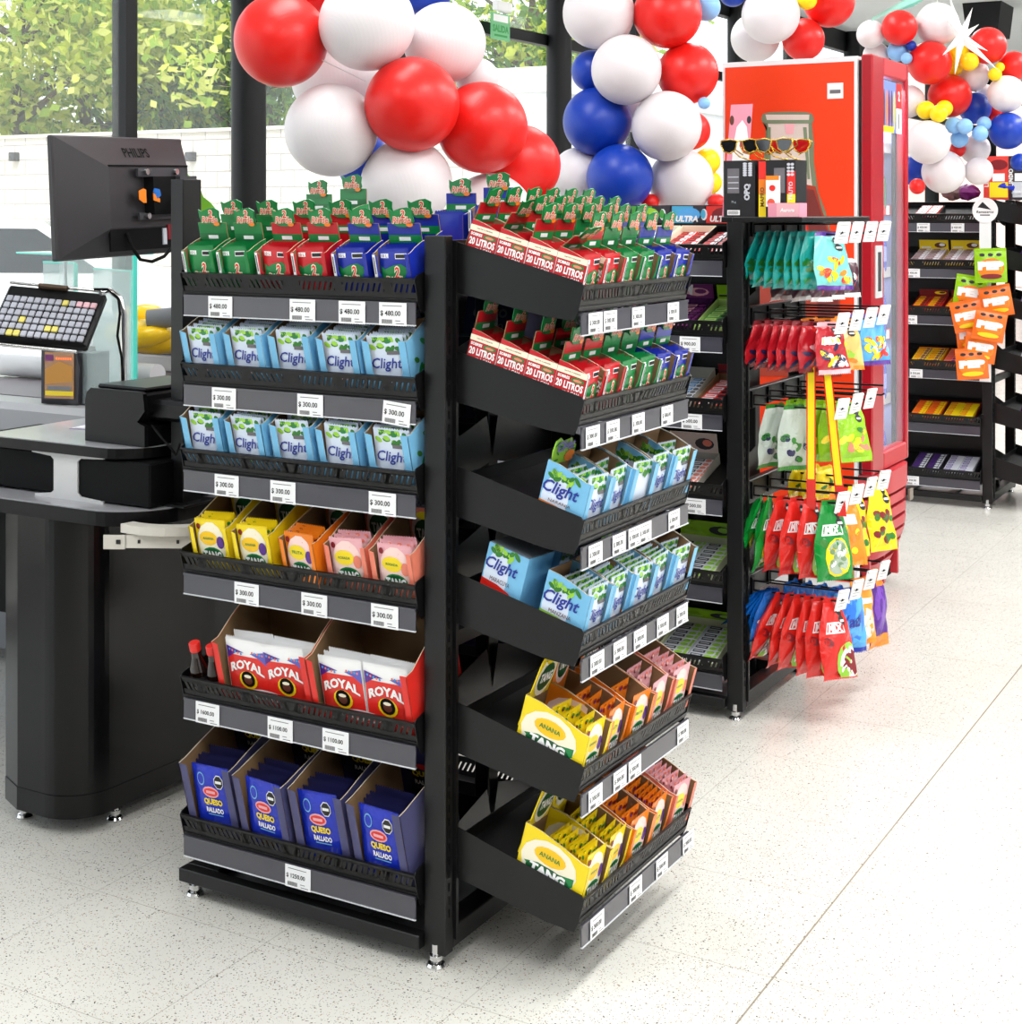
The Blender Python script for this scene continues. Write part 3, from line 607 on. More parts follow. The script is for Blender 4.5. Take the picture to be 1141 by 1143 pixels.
tag((lambda m: (m.bbox(0, .42, 0, .06, 0, .045, CREAM, .002), m.build('cream_box', None, TM((aty(700, 236, 4.455).x, 4.455, 1.40))))[1])(MB()), 'long cream box under the gum display boxes on middle rack top shelf', 'box')
mrow(1, [(.13, dict(w=.15, d=D2, n=7, outer=PURD, hcol=DKP, base=PURD, acc=PINK, acc2=SNOW, lab='dark tray of pink-marked packs on middle rack second shelf')), (.29, dict(w=.2, d=D2, n=8, outer=PURD, hcol=WINE, base=PURD, acc=PINK, acc2=WINE, lab='purple tray of dark candy packs on middle rack second shelf', txt='GUM', hh=.045)), (.50, dict(w=.095, d=D2, n=7, outer=LIM, hcol=LIMEF, base=GUMG, acc=LIM, acc2=DKP, lab='lime tray of green packs beside middle rack post, second shelf', hh=.045, ncol=1))])
mrow(2, [(.18, dict(w=.15, d=D2, n=7, outer=CREAM, hcol=CREAM, base=AQ, acc=SNOW, acc2=BLUE, lab='cream tray of aqua packs on middle rack third shelf')), (.345, dict(w=.145, d=D2, n=8, outer=C('grey_carton', (176, 172, 160), .6), hcol=None, base=SNOW, acc=LBLUF, acc2=GREYINK, lab='grey tray of white mint packs on middle rack third shelf', hb=.05)), (.50, dict(w=.095, d=D2, n=7, outer=KRAFT, hcol=DRED, base=BRED, acc=SNOW, acc2=DKP, lab='kraft tray of red packs beside middle rack post, third shelf', hh=.03, ncol=1))])
mrow(3, [(.185, dict(w=.14, d=D2, n=7, outer=KRAFT, hcol=C('rust_card', (190, 90, 50)), base=PEACH, acc=BROWN, acc2=SNOW, lab='kraft tray of peach packs on middle rack fourth shelf', hh=.065)), (.345, dict(w=.16, d=D2, n=8, outer=C('grey_carton', (176, 172, 160), .6), hcol=C('beige_card', (222, 206, 196)), base=SNOW, acc=DKP, acc2=SAL, lab='grey tray of white and red packs on middle rack fourth shelf', hh=.065))])
mrow(4, [(.17, dict(w=.17, d=D2, n=9, outer=CREAM, hcol=C('beige_card', (222, 206, 196)), base=SILV, acc=DKP, acc2=GREYINK, lab='tray of silver and charcoal packs on middle rack fifth shelf', hh=.05)), (.37, dict(w=.19, d=D2, n=9, outer=C('pale_olive_board', (206, 212, 170)), hcol=LIMEF, base=SILV, acc=DKP, acc2=LGREEN, lab='lime tray of pale green packs on middle rack fifth shelf', hh=.05))])
mrow(5, [(.17, dict(w=.18, d=D2, n=9, outer=CREAM, hcol=KRAFT, base=SILV, acc=DKP, acc2=GREYINK, lab='tray of silver and charcoal packs on middle rack bottom shelf', hh=.03)), (.37, dict(w=.2, d=D2, n=9, outer=C('pale_olive_board', (206, 212, 170)), hcol=LIMEF, base=SILV, acc=DKP, acc2=LGREEN, lab='lime tray of pale green packs on middle rack bottom shelf', hh=.03))])
# far rack
def frow(sh, items):
    for i, (x, kw) in enumerate(items): tray(R3.A[sh] @ TM((x, .005, .001)), **kw)
for i, px in enumerate((1016, 1052)):
    frow(1, [(x3(px)-R3.xl, dict(w=.155, d=.2, n=6, outer=YEL, hcol=YEL, base=C('clear_pink_pack', (220, 190, 196), .2), acc=BROWN, acc2=SNOW, lab=['left', 'right'][i]+' yellow tray of clear pink packs on far rack second shelf', hh=.05, ph=.035))])
    frow(2, [(x3(px)-R3.xl, dict(w=.155, d=.2, n=6, outer=DRED, hcol=DRED, base=BRED, acc=YEL, acc2=BROWN, lab=['left', 'right'][i]+' dark red tray of red packs on far rack third shelf', hh=.03, ph=.025))])
    frow(3, [(x3(px)-R3.xl, dict(w=.155, d=.2, n=6, outer=ORA, hcol=None, base=[YEL, SAL][i], acc=BRED, acc2=WINE, lab=['left', 'right'][i]+' orange tray of bright packs on far rack fourth shelf', ph=.03))])
    frow(4, [(x3(px)-R3.xl, dict(w=.155, d=.2, n=7, outer=DRED, hcol=None, base=[ORA, YEL][i], acc=BRED, acc2=YEL, lab=['left', 'right'][i]+' red tray of yellow candy packs on far rack fifth shelf', ph=.03))])
    frow(5, [(x3(px)-R3.xl, dict(w=.155, d=.2, n=7, outer=DKP, hcol=None, base=[DKP, SILV][i], acc=PURP, acc2=SILV, lab=['left', 'right'][i]+' charcoal tray of silver packs on far rack bottom shelf', ph=.03))])
frow(0, [(x3(1020)-R3.xl, dict(w=.12, d=.18, n=4, outer=BLACKP, hcol=None, base=BRED, acc=SNOW, acc2=SNOW, lab='black tray of red and white packs on far rack top shelf', ph=.03))])
for sh in range(1, 5):
    M = R3.B[sh] @ TM((.1, .02, .001)); t = tag(put('candy_tray', pack_mesh(.2, .16, .06, [PURP, C('lilac_pack', (170, 140, 200)), SILV, PURD][sh-1], SNOW, PINK), None, M), 'purple and white candy box on far rack aisle end, '+SN[sh]+' shelf', 'box')
# ------------------------------------------------------------------ hanging bags on the hooks of the middle rack
HY_ = [4.262, 4.40, 4.54, 4.68]; HZ = [1.434, 1.172, .925, .655, .372]; XB, XT = -1.625, -1.352
Mi2 = R2.t.matrix_world.inverted()
hook = MB(); L = XT-XB
hook.tube([(0, 0, 0), (L-.01, 0, 0), (L, 0, .006)], .0028, BLACKP, 6); hook.tube([(0, 0, .028), (L-.008, 0, .030), (L-.004, 0, .030)], .0028, BLACKP, 6); hook.tube([(0, 0, 0), (0, 0, .028)], .0028, BLACKP, 6)
hook.box(-.006, 0, -.012, .012, -.01, .04, BLACKP)
hm = hook.mesh('hook'); tg = MB()
tg.tube([(0, -.02, 0), (0, .02, 0)], .005, WHITE, 8)
tg.box(-.001, .001, -.024, .024, -.06, 0, WHITE); A = Art(tg, lambda u, v, l: (.0012+EPS*l, u-.024, v-.06), .048, .06); LI = mat('pale_grey_ink', (176, 176, 182), .6); A.rect(.2, .52, .7, .57, LI, 1, 1); A.rect(.2, .36, .8, .39, LI, 1, 1); A.rect(.2, .2, .6, .23, LI, 1, 1); tgm = tg.mesh('price_tag')
for r, z in enumerate(HZ):
    mb = MB(); mb.bbox(XB-.03, XB-.006, 4.20, 4.74, z-.012, z+.045, BLACK, .002)
    mb.build('hook_bar', R2.t, Mi2)
    for k, y in enumerate(HY_):
        h = put('hook', hm, R2.t, Mi2 @ TM((XB, y, z)))
        if not (r == 2 and k == 3): put('price_tag', tgm, h, TM((L+.003, 0, .031), R(random.uniform(-34, -20)), 0, R(16)))
mb = MB(); mb.bbox(-1.70, -1.42, 4.19, 4.75, 1.468, 1.484, BLACK, .002); mb.build('top_panel', R2.t, Mi2)
def a_gum(c1, c2, c3, txt=None, seal=True, big=0, seed=1, n=14, bottom=None):
    def f(A):
        if seal:
            for q in range(2): P = [(.72+.12*math.cos(PI/8+k*PI/4), .84-.13*q+.07*math.sin(PI/8+k*PI/4)) for k in range(8)]; A.poly(P, INK, 1.5); A.rect(.64, .825-.13*q, .8, .855-.13*q, WHT, 2.1)
        if txt: A.rect(.16, .56, .72, .7, WHT, 1.4); A.rect(.19, .58, .69, .68, c1, 2); A.text(txt, .44, .63, .44, WHT, 2.8, .05)
        A.leaves(.12, .14, .88, .52, n, [c1, c2, c3], 1.6, seed, .11)
        if bottom: bottom(A)
    return f
def melon(A):
    A.ell(.8, .2, .42, .24, LGREEN, 2.6); A.ell(.84, .19, .34, .2, WHT, 3.1); A.ell(.86, .18, .28, .165, DRED, 3.6)
def window(A):
    A.ell(.56, .28, .36, .25, YELF, 2.2); A.ell(.56, .28, .32, .22, C('clear_window', (170, 186, 168), .15), 2.8); A.leaves(.36, .14, .78, .42, 14, [GREYT, WHT, C('sage', (120, 150, 110))], 3.2, 3, .08)
BAGS = {
 'teal': (.13, .165, .02, TEALB, a_gum(DGREEN, GREEN, C('teal_light', (90, 200, 190)), None, False, n=22), TEALB),
 'tealw': (.135, .17, .02, C('aqua_light', (120, 206, 200), .25), a_gum(YEL, ORA, BRED, None, True, n=20, seed=4), PURP),
 'red': (.13, .145, .022, REDF, a_gum(DRED, PINK, NAVY, None, False, n=20, seed=6), DRED),
 'redf': (.13, .15, .024, REDF, a_gum(YEL, WHT, NAVY, 'MIX', True, n=20, seed=7), PINK),
 'orange': (.12, .15, .02, C('apricot_foil', (250, 190, 110), .25), a_gum(YEL, LGREEN, ORA, None, True, n=18, seed=8), ORAF),
 'bluew': (.13, .16, .024, LBLUF, a_gum(YEL, WHT, BRED, None, False, n=26, seed=9), PURP),
 'lime': (.13, .175, .024, LIMEF, a_gum(YEL, SAL, DGREEN, None, True, n=16, seed=10), LIMEF),
 'green': (.13, .225, .026, GRNF, a_gum(GRNF, DGREEN, GRNF, 'MIX', True, n=2, bottom=window), GRNF),
 'mred': (.12, .225, .026, ORED, a_gum(ORED, DRED, ORED, 'MIX', True, n=3, bottom=melon), ORED),
 'orangel': (.11, .21, .024, ORAF, a_gum(WHT, ORA, YEL, 'MIX', False, n=8, seed=3), ORAF),
 'yellowl': (.12, .22, .026, YELF, a_gum(DGREEN, DRED, BROWN, None, True, n=14, seed=5), YELF),
 'blue': (.12, .16, .02, BLUF, a_gum(LBLUF, WHT, BLUF, None, False, n=10, seed=2), BLUF),
 'lblue': (.13, .19, .03, LBLUF, lambda A: (A.ell(.5, .5, .44, .4, C('azure', (40, 120, 220)), 1), A.ell(.5, .32, .36, .2, LBLUF, 1.6), A.text('Yati', .5, .5, .6, CLRBLUE, 2.6, .04, .2), A.leaves(.2, .75, .8, .95, 6, [WHT, BLUF], 2, 2, .08)), BLUE),
 'owhite': (.12, .2, .026, C('amber_foil', (240, 160, 50), .25), lambda A: (A.ell(.5, .3, .4, .26, C('clear_window2', (226, 222, 210), .15), 1.6), A.leaves(.3, .2, .7, .45, 8, [WHT, CREAM], 2.2, 3, .1), A.rect(.2, .62, .8, .7, WHT, 1.4)), ORAF),
 'purple': (.11, .24, .034, PURP, lambda A: (A.ell(.5, .5, .3, .3, C('violet', (120, 70, 180)), 1), A.rect(0, .78, 1, .96, ORAF, 1.2), A.rect(0, .03, 1, .16, ORAF, 1.2)), ORAF),
 'grey': (.12, .19, .02, GREYT, a_gum(DGREEN, GREYT, NAVY, None, False, n=14, seed=12), DGREEN),
 'dark': (.12, .12, .02, C('dark_maroon_foil', (70, 20, 40), .3), a_gum(WHT, BRED, NAVY, None, False, n=12, seed=13), WHT),
 'ybag': (.12, .1, .02, YELF, a_gum(DGREEN, YEL, ORA, None, False, n=8, seed=13), YELF)}
BM = {}
def bag_mesh(k):
    if k not in BM:
        w, h, t, b, a, e = BAGS[k]; mb = pouch(w, h, t*1.25, b, a, crimp=.012, nx=14, nz=18, edge=e, warp=.016)
        rg = random.Random(hash(k) % 7 if False else len(k)*7)
        for v in mb.v: v.z -= h-.006; zz = -v.z/h; v.x *= (.42+.58*min(1, zz*2.2)) if h > .2 else (.62+.38*min(1, zz*2.5)); v.y += .004*math.sin(9*zz+v.x*60)+.0028*math.sin(v.x*150+7*zz+len(k))*math.sin(11*zz+2*len(k))
        BM[k] = mb.mesh('bag_'+k)
    return BM[k]
def hangbag(k, r, hk, x, tilt, yaw, lab, grp=None, swing=0, dz=0, cat='candy bag', name='candy_bag'):
    M = TM((x, HY_[hk], HZ[r]+dz), R(90+yaw)) @ Matrix.Rotation(R(tilt), 4, 'X') @ Matrix.Rotation(R(swing), 4, 'Y')
    o = put(name, bag_mesh(k), None, M); tag(o, lab, cat, grp); return o
def row(k, n, r, hk, x0, x1, t0, t1, desc, grp, y0=0, y1=0, dz=0):
    y0 -= 22; y1 -= 18
    for i in range(n):
        q = i/max(1, n-1); hangbag(k, r, hk, x0+(x1-x0)*q, t0+(t1-t0)*q+random.uniform(-1.5, 1.5), y0+(y1-y0)*q+random.uniform(-5, 5), desc % ORDN[i], grp, random.uniform(-2, 2), dz)
row('teal', 7, 0, 0, -1.595, -1.43, 16, -5, 'teal candy bag on the top hook row, %s from the rack', 'teal bags on the top hook row', 10, -20)
hangbag('tealw', 0, 0, -1.40, -14, -35, 'aqua candy bag with coloured sweets, frontmost on the top hook row')
for hk in (1, 2, 3): row('dark', 3, 0, hk, -1.58, -1.47, 5, -3, 'dark maroon bag, %s from the rack on '+['', 'second', 'third', 'fourth'][hk]+' hook, top row', 'dark bags of the top hook row', dz=-.09)
row('red', 6, 1, 0, -1.60, -1.44, 14, -4, 'red candy bag on the second hook row, %s from the rack', 'red bags on the second hook row', 10, -15)
hangbag('redf', 1, 0, -1.40, -12, -30, 'red candy bag with yellow marks, frontmost on the second hook row')
row('orange', 3, 1, 1, -1.50, -1.40, 4, -10, 'apricot candy bag on the second hook row, %s from the rack', 'apricot bags', -10, -30)
hangbag('orange', 1, 2, -1.45, 2, -10, 'apricot candy bag hanging alone on the third hook of the second row')
hangbag('bluew', 1, 3, -1.40, -12, -28, 'light blue and yellow candy bag, farthest on the second hook row')
hangbag('bluew', 1, 3, -1.45, -4, -12, 'light blue candy bag behind the farthest one, second hook row')
row('grey', 2, 2, 0, -1.56, -1.50, 5, 0, 'clear grey-green bag on the third hook row, %s from the rack', 'grey-green bags', -10, -20)
row('lime', 5, 2, 1, -1.55, -1.42, 10, -8, 'lime green candy bag on the third hook row, %s from the rack', 'lime bags on the third hook row', 5, -25)
hangbag('lime', 2, 1, -1.385, -14, -35, 'lime and yellow candy bag, frontmost on the third hook row')
row('ybag', 3, 3, 2, -1.58, -1.5, 3, 0, 'small yellow bag on the fourth hook row, %s from the rack', 'small yellow bags', dz=.05)
hangbag('green', 3, 0, -1.60, 20, 5, 'green candy bag nearest the rack on the fourth hook row', 'green bags')
hangbag('green', 3, 0, -1.575, 10, 0, 'green candy bag between rack and red bags, fourth hook row', 'green bags')
row('mred', 3, 3, 0, -1.535, -1.45, 8, -3, 'red watermelon candy bag on the fourth hook row, %s from the rack', 'red watermelon bags', -5, -20)
hangbag('green', 3, 0, -1.395, -9, -38, 'green candy bag with oval window, frontmost on the fourth hook row', 'green bags')
row('orangel', 2, 3, 1, -1.42, -1.39, -6, -10, 'tall orange candy bag on the fourth hook row, %s from the rack', 'orange bags', -15, -25)
hangbag('yellowl', 3, 2, -1.41, -6, -20, 'tall yellow candy bag behind another, fourth hook row'); hangbag('yellowl', 3, 3, -1.38, -10, -30, 'tall yellow candy bag, farthest on the fourth hook row')
row('blue', 5, 4, 0, -1.60, -1.57, 46, 18, 'blue candy bag splayed against the post on the bottom hook row, %s from the post', 'splayed blue bags', 5, 0)
row('blue', 4, 4, 1, -1.56, -1.42, 6, -4, 'blue candy bag on second hook of the bottom row, %s from the rack', 'blue bags behind the red ones', 5, 0)
row('mred', 5, 4, 0, -1.545, -1.42, 20, -4, 'red watermelon candy bag on the bottom hook row, %s from the rack', 'red bags on the bottom hook row', 5, -20)
hangbag('mred', 4, 0, -1.39, -13, -38, 'red watermelon candy bag, frontmost on the bottom hook row')
hangbag('lblue', 4, 1, -1.385, -4, -38, 'light blue lettered candy bag on the bottom hook row'); hangbag('owhite', 4, 2, -1.39, -4, -30, 'amber and white candy bag on the bottom hook row'); hangbag('purple', 4, 3, -1.385, -4, -20, 'purple and orange candy bag, farthest on the bottom hook row')
# the two long orange-yellow candy belts
for i, (px0, px1, xx) in enumerate(((905, 907, -1.445), (921, 945, -1.41))):
    top = Vector((xx, HY_[0]-.01, HZ[1]-.01)); mb = MB(); n = 12; Lh = .53 if i == 0 else .545; dx = 0 if i == 0 else .055
    t = thing('candy_belt', ['long yellow and orange candy strip hanging straight down', 'long yellow and orange candy strip hanging aslant'][i], 'candy strip', TM(top))
    for q in range(n):
        a, b = q/n, (q+1)/n; m = ORED if (a < .13 or a > .8) else YEL
        def sec(s): return [(dx*s-.013+.0, -.006*math.sin(PI*s)*1, -Lh*s), (dx*s+.013, -.006*math.sin(PI*s), -Lh*s)]
        P, Q = sec(a), sec(b); T = Matrix.Rotation(R(20), 4, 'Z')
        mb.T = T; z = .0015
        mb.add([(p[0], p[1]-z, p[2]) for p in (P[0], P[1], Q[1], Q[0])]+[(p[0], p[1]+z, p[2]) for p in (P[0], P[1], Q[1], Q[0])], [(0, 1, 2, 3), (7, 6, 5, 4), (0, 4, 5, 1), (1, 5, 6, 2), (2, 6, 7, 3), (3, 7, 4, 0)], m)
        if m is YEL:
            for sx in (-.0115, .0115): mb.quad((dx*a+sx-.0018, P[0][1]-.0022, -Lh*a), (dx*a+sx+.0018, P[0][1]-.0022, -Lh*a), (dx*b+sx+.0018, Q[0][1]-.0022, -Lh*b), (dx*b+sx-.0018, Q[0][1]-.0022, -Lh*b), ORED)
    for q in range(3): mb.box(dx*.1-.007, dx*.1+.007, -.005, -.0035, -.06-.03*q, -.04-.03*q, INK)
    mb.build('strip', t)
# ------------------------------------------------------------------ things on top of the middle rack
ZT = 1.484
def xy2(px, y=4.2): return aty(px, 236, y).x
BOXB = C('box_black', (26, 25, 28), .35)
for i, (xa0, wd, nm) in enumerate(((xy2(808), .098, 'black chocolate box with silver ring lettering'), (xy2(847), .112, 'black chocolate box with orange spine'))):
    t = thing('gift_box', nm+' on top of the middle rack', 'box', TM((xa0, 4.2, ZT))); mb = MB(); hgt = .166
    mb.box(0, wd, 0, .10, 0, hgt, BOXB); A = Art(mb, front_fn(), wd, hgt)
    if i == 0:
        A.rect(.12, .42, .5, .86, GREYINK, 1); 
        for q in range(3): A.rect(.14, .5+.1*q, .48, .515+.1*q, SILV, 1.6, 1)
        A.text('OPQ', .76, .44, .5, SILV, 1.4, .06, 0, rot=PI/2); A.rect(.12, .03, .52, .12, WHT, 1)
        for q in range(12): A.rect(.15+q*.028, .045, .163+q*.028, .105, INK, 1.6, 1)
        for q in range(12): A.ell(.68+.17*(q % 2), .74+.045*(q//2)*.9, .07, .022, SILV, 1.4, 8)
        A.text('75 g', .32, .26, .14, SILV, 1.4)
    else:
        A.rect(.0, .0, .2, .8, YEL, .8); A.rect(.0, .4, .2, .8, ORA, 1.1); A.rect(0, .66, .2, .98, BRED, 1.3); A.text('MAPRO', .1, .35, .5, BROWN, 1.8, .02, rot=PI/2)
        A.rect(.42, .42, .72, .86, GREYINK, 1); A.rect(.78, .02, 1, .5, YEL, .9); A.rect(.78, .4, 1, .8, BRED, 1.1); A.text('TRUTO', .88, .45, .5, SILV, 1.8, .03, rot=PI/2)
        for q in range(8): A.ell(.82+.1*(q % 2), .74+.06*(q//2), .05, .025, SILV, 1.6, 8)
    mb.build('box_body', t)
t = thing('snack_pack', 'slim white snack pack with orange top leaning on the black boxes', 'pack', TM((xy2(853, 4.17), 4.185, ZT+.03), 0, 0)); mb = MB(); mb.box(0, .04, 0, .012, 0, .09, WHT); A = Art(mb, front_fn(), .04, .09); A.rect(0, .86, 1, 1, ORA, 1); A.ell(.5, .6, .24, .1, BRED, 1); A.ell(.4, .12, .3, .14, C('coral', (230, 90, 60)), 1); mb.build('pack_body', t)
t = thing('pink_box', 'pink box lying on the middle rack top in front of black boxes', 'box', TM((xy2(858, 4.14), 4.135, ZT-.0), R(-2))); mb = MB(); mb.box(0, .095, 0, .06, 0, .04, C('pink_card', (232, 150, 170))); A = Art(mb, front_fn(), .095, .04); A.rect(.28, .02, .99, .98, PINK, 1); A.text('Aurora', .62, .5, .46, WHT, 2, .04, .2); A = Art(mb, lambda u, v, l: (u, v, .04+EPS*l), .095, .06); A.rect(0, 0, 1, 1, LPINK, 1); mb.build('box_body', t)
mb = MB(); mb.bbox(-1.63, -1.42, 4.10, 4.192, ZT-.014, ZT, BLACK, .002); mb.build('top_panel', R2.t, Mi2)
t = thing('display_card', 'tall pink display card with white oval behind the black boxes', 'display card', TM((xy2(806, 4.36), 4.36, 1.484), R(0), R(-2))); mb = MB(); mb.add([], [], PINK); mb.prism([(0, 0), (.075, 0), (.095, .345), (.025, .345)], 0, .002, C('pink_card', (232, 150, 170)), 'y')
A = Art(mb, front_fn(), .09, .345); A.poly([(.3, .22), (.95, .22), (.97, .6), (.86, .8), (.7, .86), (.5, .8), (.36, .6)], WHT, 1); A.text('RAMO', .63, .45, .46, GREYINK, 2, .04); A.text('AZUL', .64, .38, .46, GREYINK, 2, .04); A.ell(.32, .86, .08, .045, BROWN, 1, 10); A.ell(.94, .86, .08, .035, DKP, 1, 10); A.ell(.2, .14, .09, .04, DRED, 1, 10); mb.build('card', t)
def shades(M, lab, lens):
    t = thing('sunglasses', lab, 'sunglasses', M, 'party sunglasses on the black boxes')
    for s in (-1, 1):
        mb = MB(); P = [(s*.008, .004), (s*.03, .009), (s*.058, .006), (s*.06, -.006), (s*.05, -.026), (s*.03, -.032), (s*.014, -.022)]
        mb.prism(P, -.001, .001, lens, 'y'); mb.build('lens', t)
        mb = MB(); mb.tube([(a, 0, b) for a, b in P+P[:2]], .0022, GOLD, 6); mb.build('lens_rim', t)
        mb = MB(); mb.tube([(s*.06, .0, .004), (s*.062, .02, .002), (s*.045, .06, -.012), (s*.01, .055, -.035)], .002, GOLD, 6); mb.build('temple', t)
    mb = MB(); mb.tube([(-.009, 0, .002), (0, -.002, .005), (.009, 0, .002)], .002, GOLD, 6); mb.tube([(-.02, .004, -.026), (0, -.006, -.042), (.02, .004, -.05), (.03, .03, -.054)], .002, GOLD, 6); mb.build('bridge', t)
LENSB = mat('black_lens', (14, 14, 16), .08, coat=1); LENSR = mat('red_lens', (170, 16, 24), .1, coat=1)
for i, (px, yy, le, nm) in enumerate(((826, 4.21, LENSB, 'left black'), (847, 4.30, LENSR, 'left red'), (864, 4.20, LENSB, 'right black'), (882, 4.29, LENSR, 'right red'))):
    shades(TM((aty(px, 236, yy).x, yy, ZT+.166+.054), R([2, 0, -8, 4][i]), R([0, 3, 2, 0][i])), nm+' sunglasses with gold frame standing on the black boxes', le)
# ------------------------------------------------------------------ fridge
FY0, FY1, FX0, FX1, FZ = 5.62, 6.12, -2.275, -1.728, 2.09
ORG = mat('orange_red_vinyl', (240, 62, 10), .42, spec=.4); FRED = mat('fridge_red', (168, 10, 28), .3, coat=.2); FREDP = mat('fridge_red_plastic', (186, 30, 42), .4)
t = thing('drinks_fridge', 'tall red drinks fridge with bottle printed on orange-red side', 'fridge', TM((-2.0, 6.0, 0))); Mf = t.matrix_world.inverted()
mb = MB(); WF = mat('fridge_white', (238, 240, 242), .35)
mb.box(FX0, FX1, FY0, FY0+.03, .05, FZ, WF); mb.box(FX0, FX1, FY1-.03, FY1, .05, FZ, FRED); mb.box(FX0, FX0+.03, FY0+.03, FY1-.03, .05, FZ, WF); mb.box(FX0+.03, FX1, FY0+.03, FY1-.03, FZ-.06, FZ, WF); mb.box(FX0+.03, FX1-.01, FY0+.03, FY1-.03, .05, .46, FRED); mb.build('cabinet', t, Mf)
mb = MB(); W, Hh = FX1-FX0-.024, FZ-.1; A = Art(mb, lambda u, v, l: (FX0+.012+u, FY0-.001-EPS*l*1.5, .09+v), W, Hh)
A.rect(0, 0, 1, .995, ORG, 1, 1); A.rect(.80, .925, .92, .955, WHT, 2, 1); A.rect(.82, .935, .90, .942, GREYINK, 3, 1); mb.build('side_graphic', t, Mf)
BG1 = C('bottle_glass_light', (222, 208, 200), .3); BG2 = C('bottle_glass_green', (120, 140, 110), .3); BG3 = C('bottle_glass_dark', (118, 132, 104), .3); BG4 = C('cola_red_amber', (170, 60, 40), .3); BG5 = C('cola_dark', (120, 48, 44), .3)
def side(px, py): p = aty(px, py, FY0); return ((p.x-FX0-.012)/W, (p.z-.09)/Hh)
mb = MB(); A.mb = mb
out = [(852, 127), (850, 133), (852, 137), (855, 139), (855, 160), (853, 180), (850, 205), (846, 240), (838, 300), (836, 420), (940, 420), (938, 330), (931, 270), (922, 236), (914, 215), (909, 180), (909, 160), (907, 139), (909, 133), (907, 127), (900, 125), (880, 124.5), (860, 125)]
A.poly([side(*p) for p in out], BG3, 2.2)
inn = [(855, 128), (858, 140), (858, 165), (857, 190), (855, 220), (848, 260), (843, 320), (842, 415), (934, 415), (931, 330), (924, 270), (914, 232), (908, 215), (904, 180), (903, 140), (904, 128)]
A.poly([side(*p) for p in inn], BG1, 3); A.poly([side(*p) for p in [(851, 205), (845, 250), (838, 320), (836, 420), (940, 420), (938, 330), (928, 262), (918, 234), (911, 208), (890, 204)]], BG4, 3.8)
A.poly([side(*p) for p in [(896, 210), (902, 245), (912, 300), (915, 410), (938, 415), (936, 330), (926, 262), (916, 234), (909, 212)]], BG5, 4.6)
A.poly([side(*p) for p in [(886, 212), (895, 212), (903, 262), (905, 330), (896, 330), (893, 262)]], BRED, 5.2); A.poly([side(*p) for p in [(876, 136), (888, 136), (886, 150), (878, 150)]], PINK, 4)
for p in ([(854, 134), (906, 134), (906, 138), (854, 138)], [(857, 142), (861, 142), (861, 195), (858, 195)], [(897, 142), (901, 142), (905, 200), (902, 200)], [(903, 158), (910, 158), (909, 164), (903, 164)]): A.poly([side(*q) for q in p], BG2, 4.4)
mb.build('bottle_graphic', t, Mf)
mb = MB(); X = FX1+.014; DX = X+.045; z0, z1 = .50, FZ+.005
gs = mat('fridge_gasket', (30, 30, 34), .6); mb.box(FX1, X, FY0+.02, FY0+.06, z0, z1-.02, gs); mb.box(FX1, X, FY1-.04, FY1-.02, z0, z1-.02, gs); mb.box(FX1, X, FY0+.06, FY1-.04, z1-.07, z1-.02, gs)
ya, yb_ = FY0-.0, FY1+.0
mb.bbox(X, DX, ya, ya+.15, z0, z1, FRED, .006); mb.bbox(X, DX, yb_-.03, yb_, z0, z1, FRED, .006); mb.bbox(X, DX, ya+.15, yb_-.03, z1-.07, z1, FREDP, .006); mb.bbox(X, DX, ya+.15, yb_-.03, z0, z0+.07, FREDP, .006)
mb.build('door', t, Mf); dr = [o for o in t.children if o.name.startswith('door')][0]
mb = MB(); mb.box(DX-.02, DX-.014, ya+.14, yb_-.02, z0+.06, z1-.06, mat('door_glass', (225, 232, 240), .03, alpha=.12)); mb.build('door_glass', dr)
mb = MB(); mb.box(DX, DX+.003, ya+.03, ya+.12, 1.17, 1.37, LGREYP); mb.box(DX+.003, DX+.004, ya+.06, ya+.10, 1.195, 1.345, DGREY); mb.build('recessed_handle', dr)
INT = mat('fridge_interior', (150, 156, 200), .5)
mb = MB(); mb.box(FX0+.03, FX0+.035, FY0+.03, FY1-.03, .3, FZ-.06, INT); mb.box(FX0+.035, FX1, FY0+.03, FY0+.034, .3, FZ-.06, INT); mb.box(FX0+.035, FX1, FY1-.034, FY1-.031, .46, FZ-.06, INT); mb.build('interior_lining', t, Mf)
mb = MB(); mb.box(DX-.013, DX-.011, 5.78, 6.05, 1.81, 2.01, C('poster_blue', (120, 140, 214), .3)); A = Art(mb, lambda u, v, l: (DX-.011+EPS*l, 5.78+u, 1.81+v), .27, .20)
for q in range(5): A.ell(.1+.13*q, .45, .045, .4, [BROWN, ORA, DRED, BROWN, YEL][q], 1, 10)
A.rect(0, 0, .6, .12, YEL, 1.4, 1); A.rect(.72, .5, 1, 1, BRED, 1.5, 1); A.rect(.72, 0, 1, .5, WHT, 1.5, 1); A.text('2', .86, .75, .1, WHT, 2.2, .05); A.rect(.84, .1, .88, .4, INK, 2, 1); mb.build('door_poster', dr)
for k, z in enumerate((.74, 1.0, 1.25, 1.50, 1.75)):
    mb = MB(); mb.box(FX0+.04, FX1-.01, FY0+.035, FY1-.035, z, z+.008, LGREYP); mb.box(FX1-.012, FX1-.004, FY0+.035, FY1-.035, z-.015, z+.025, BRED if k in (1, 3) else LGREYP)
    for q in range(4 if k in (1, 3) else 0): mb.box(FX1-.003, FX1-.001, 5.74+q*.09, 5.785+q*.09, z-.013, z+.023, WHT)
    mb.build('shelf', t, Mf)
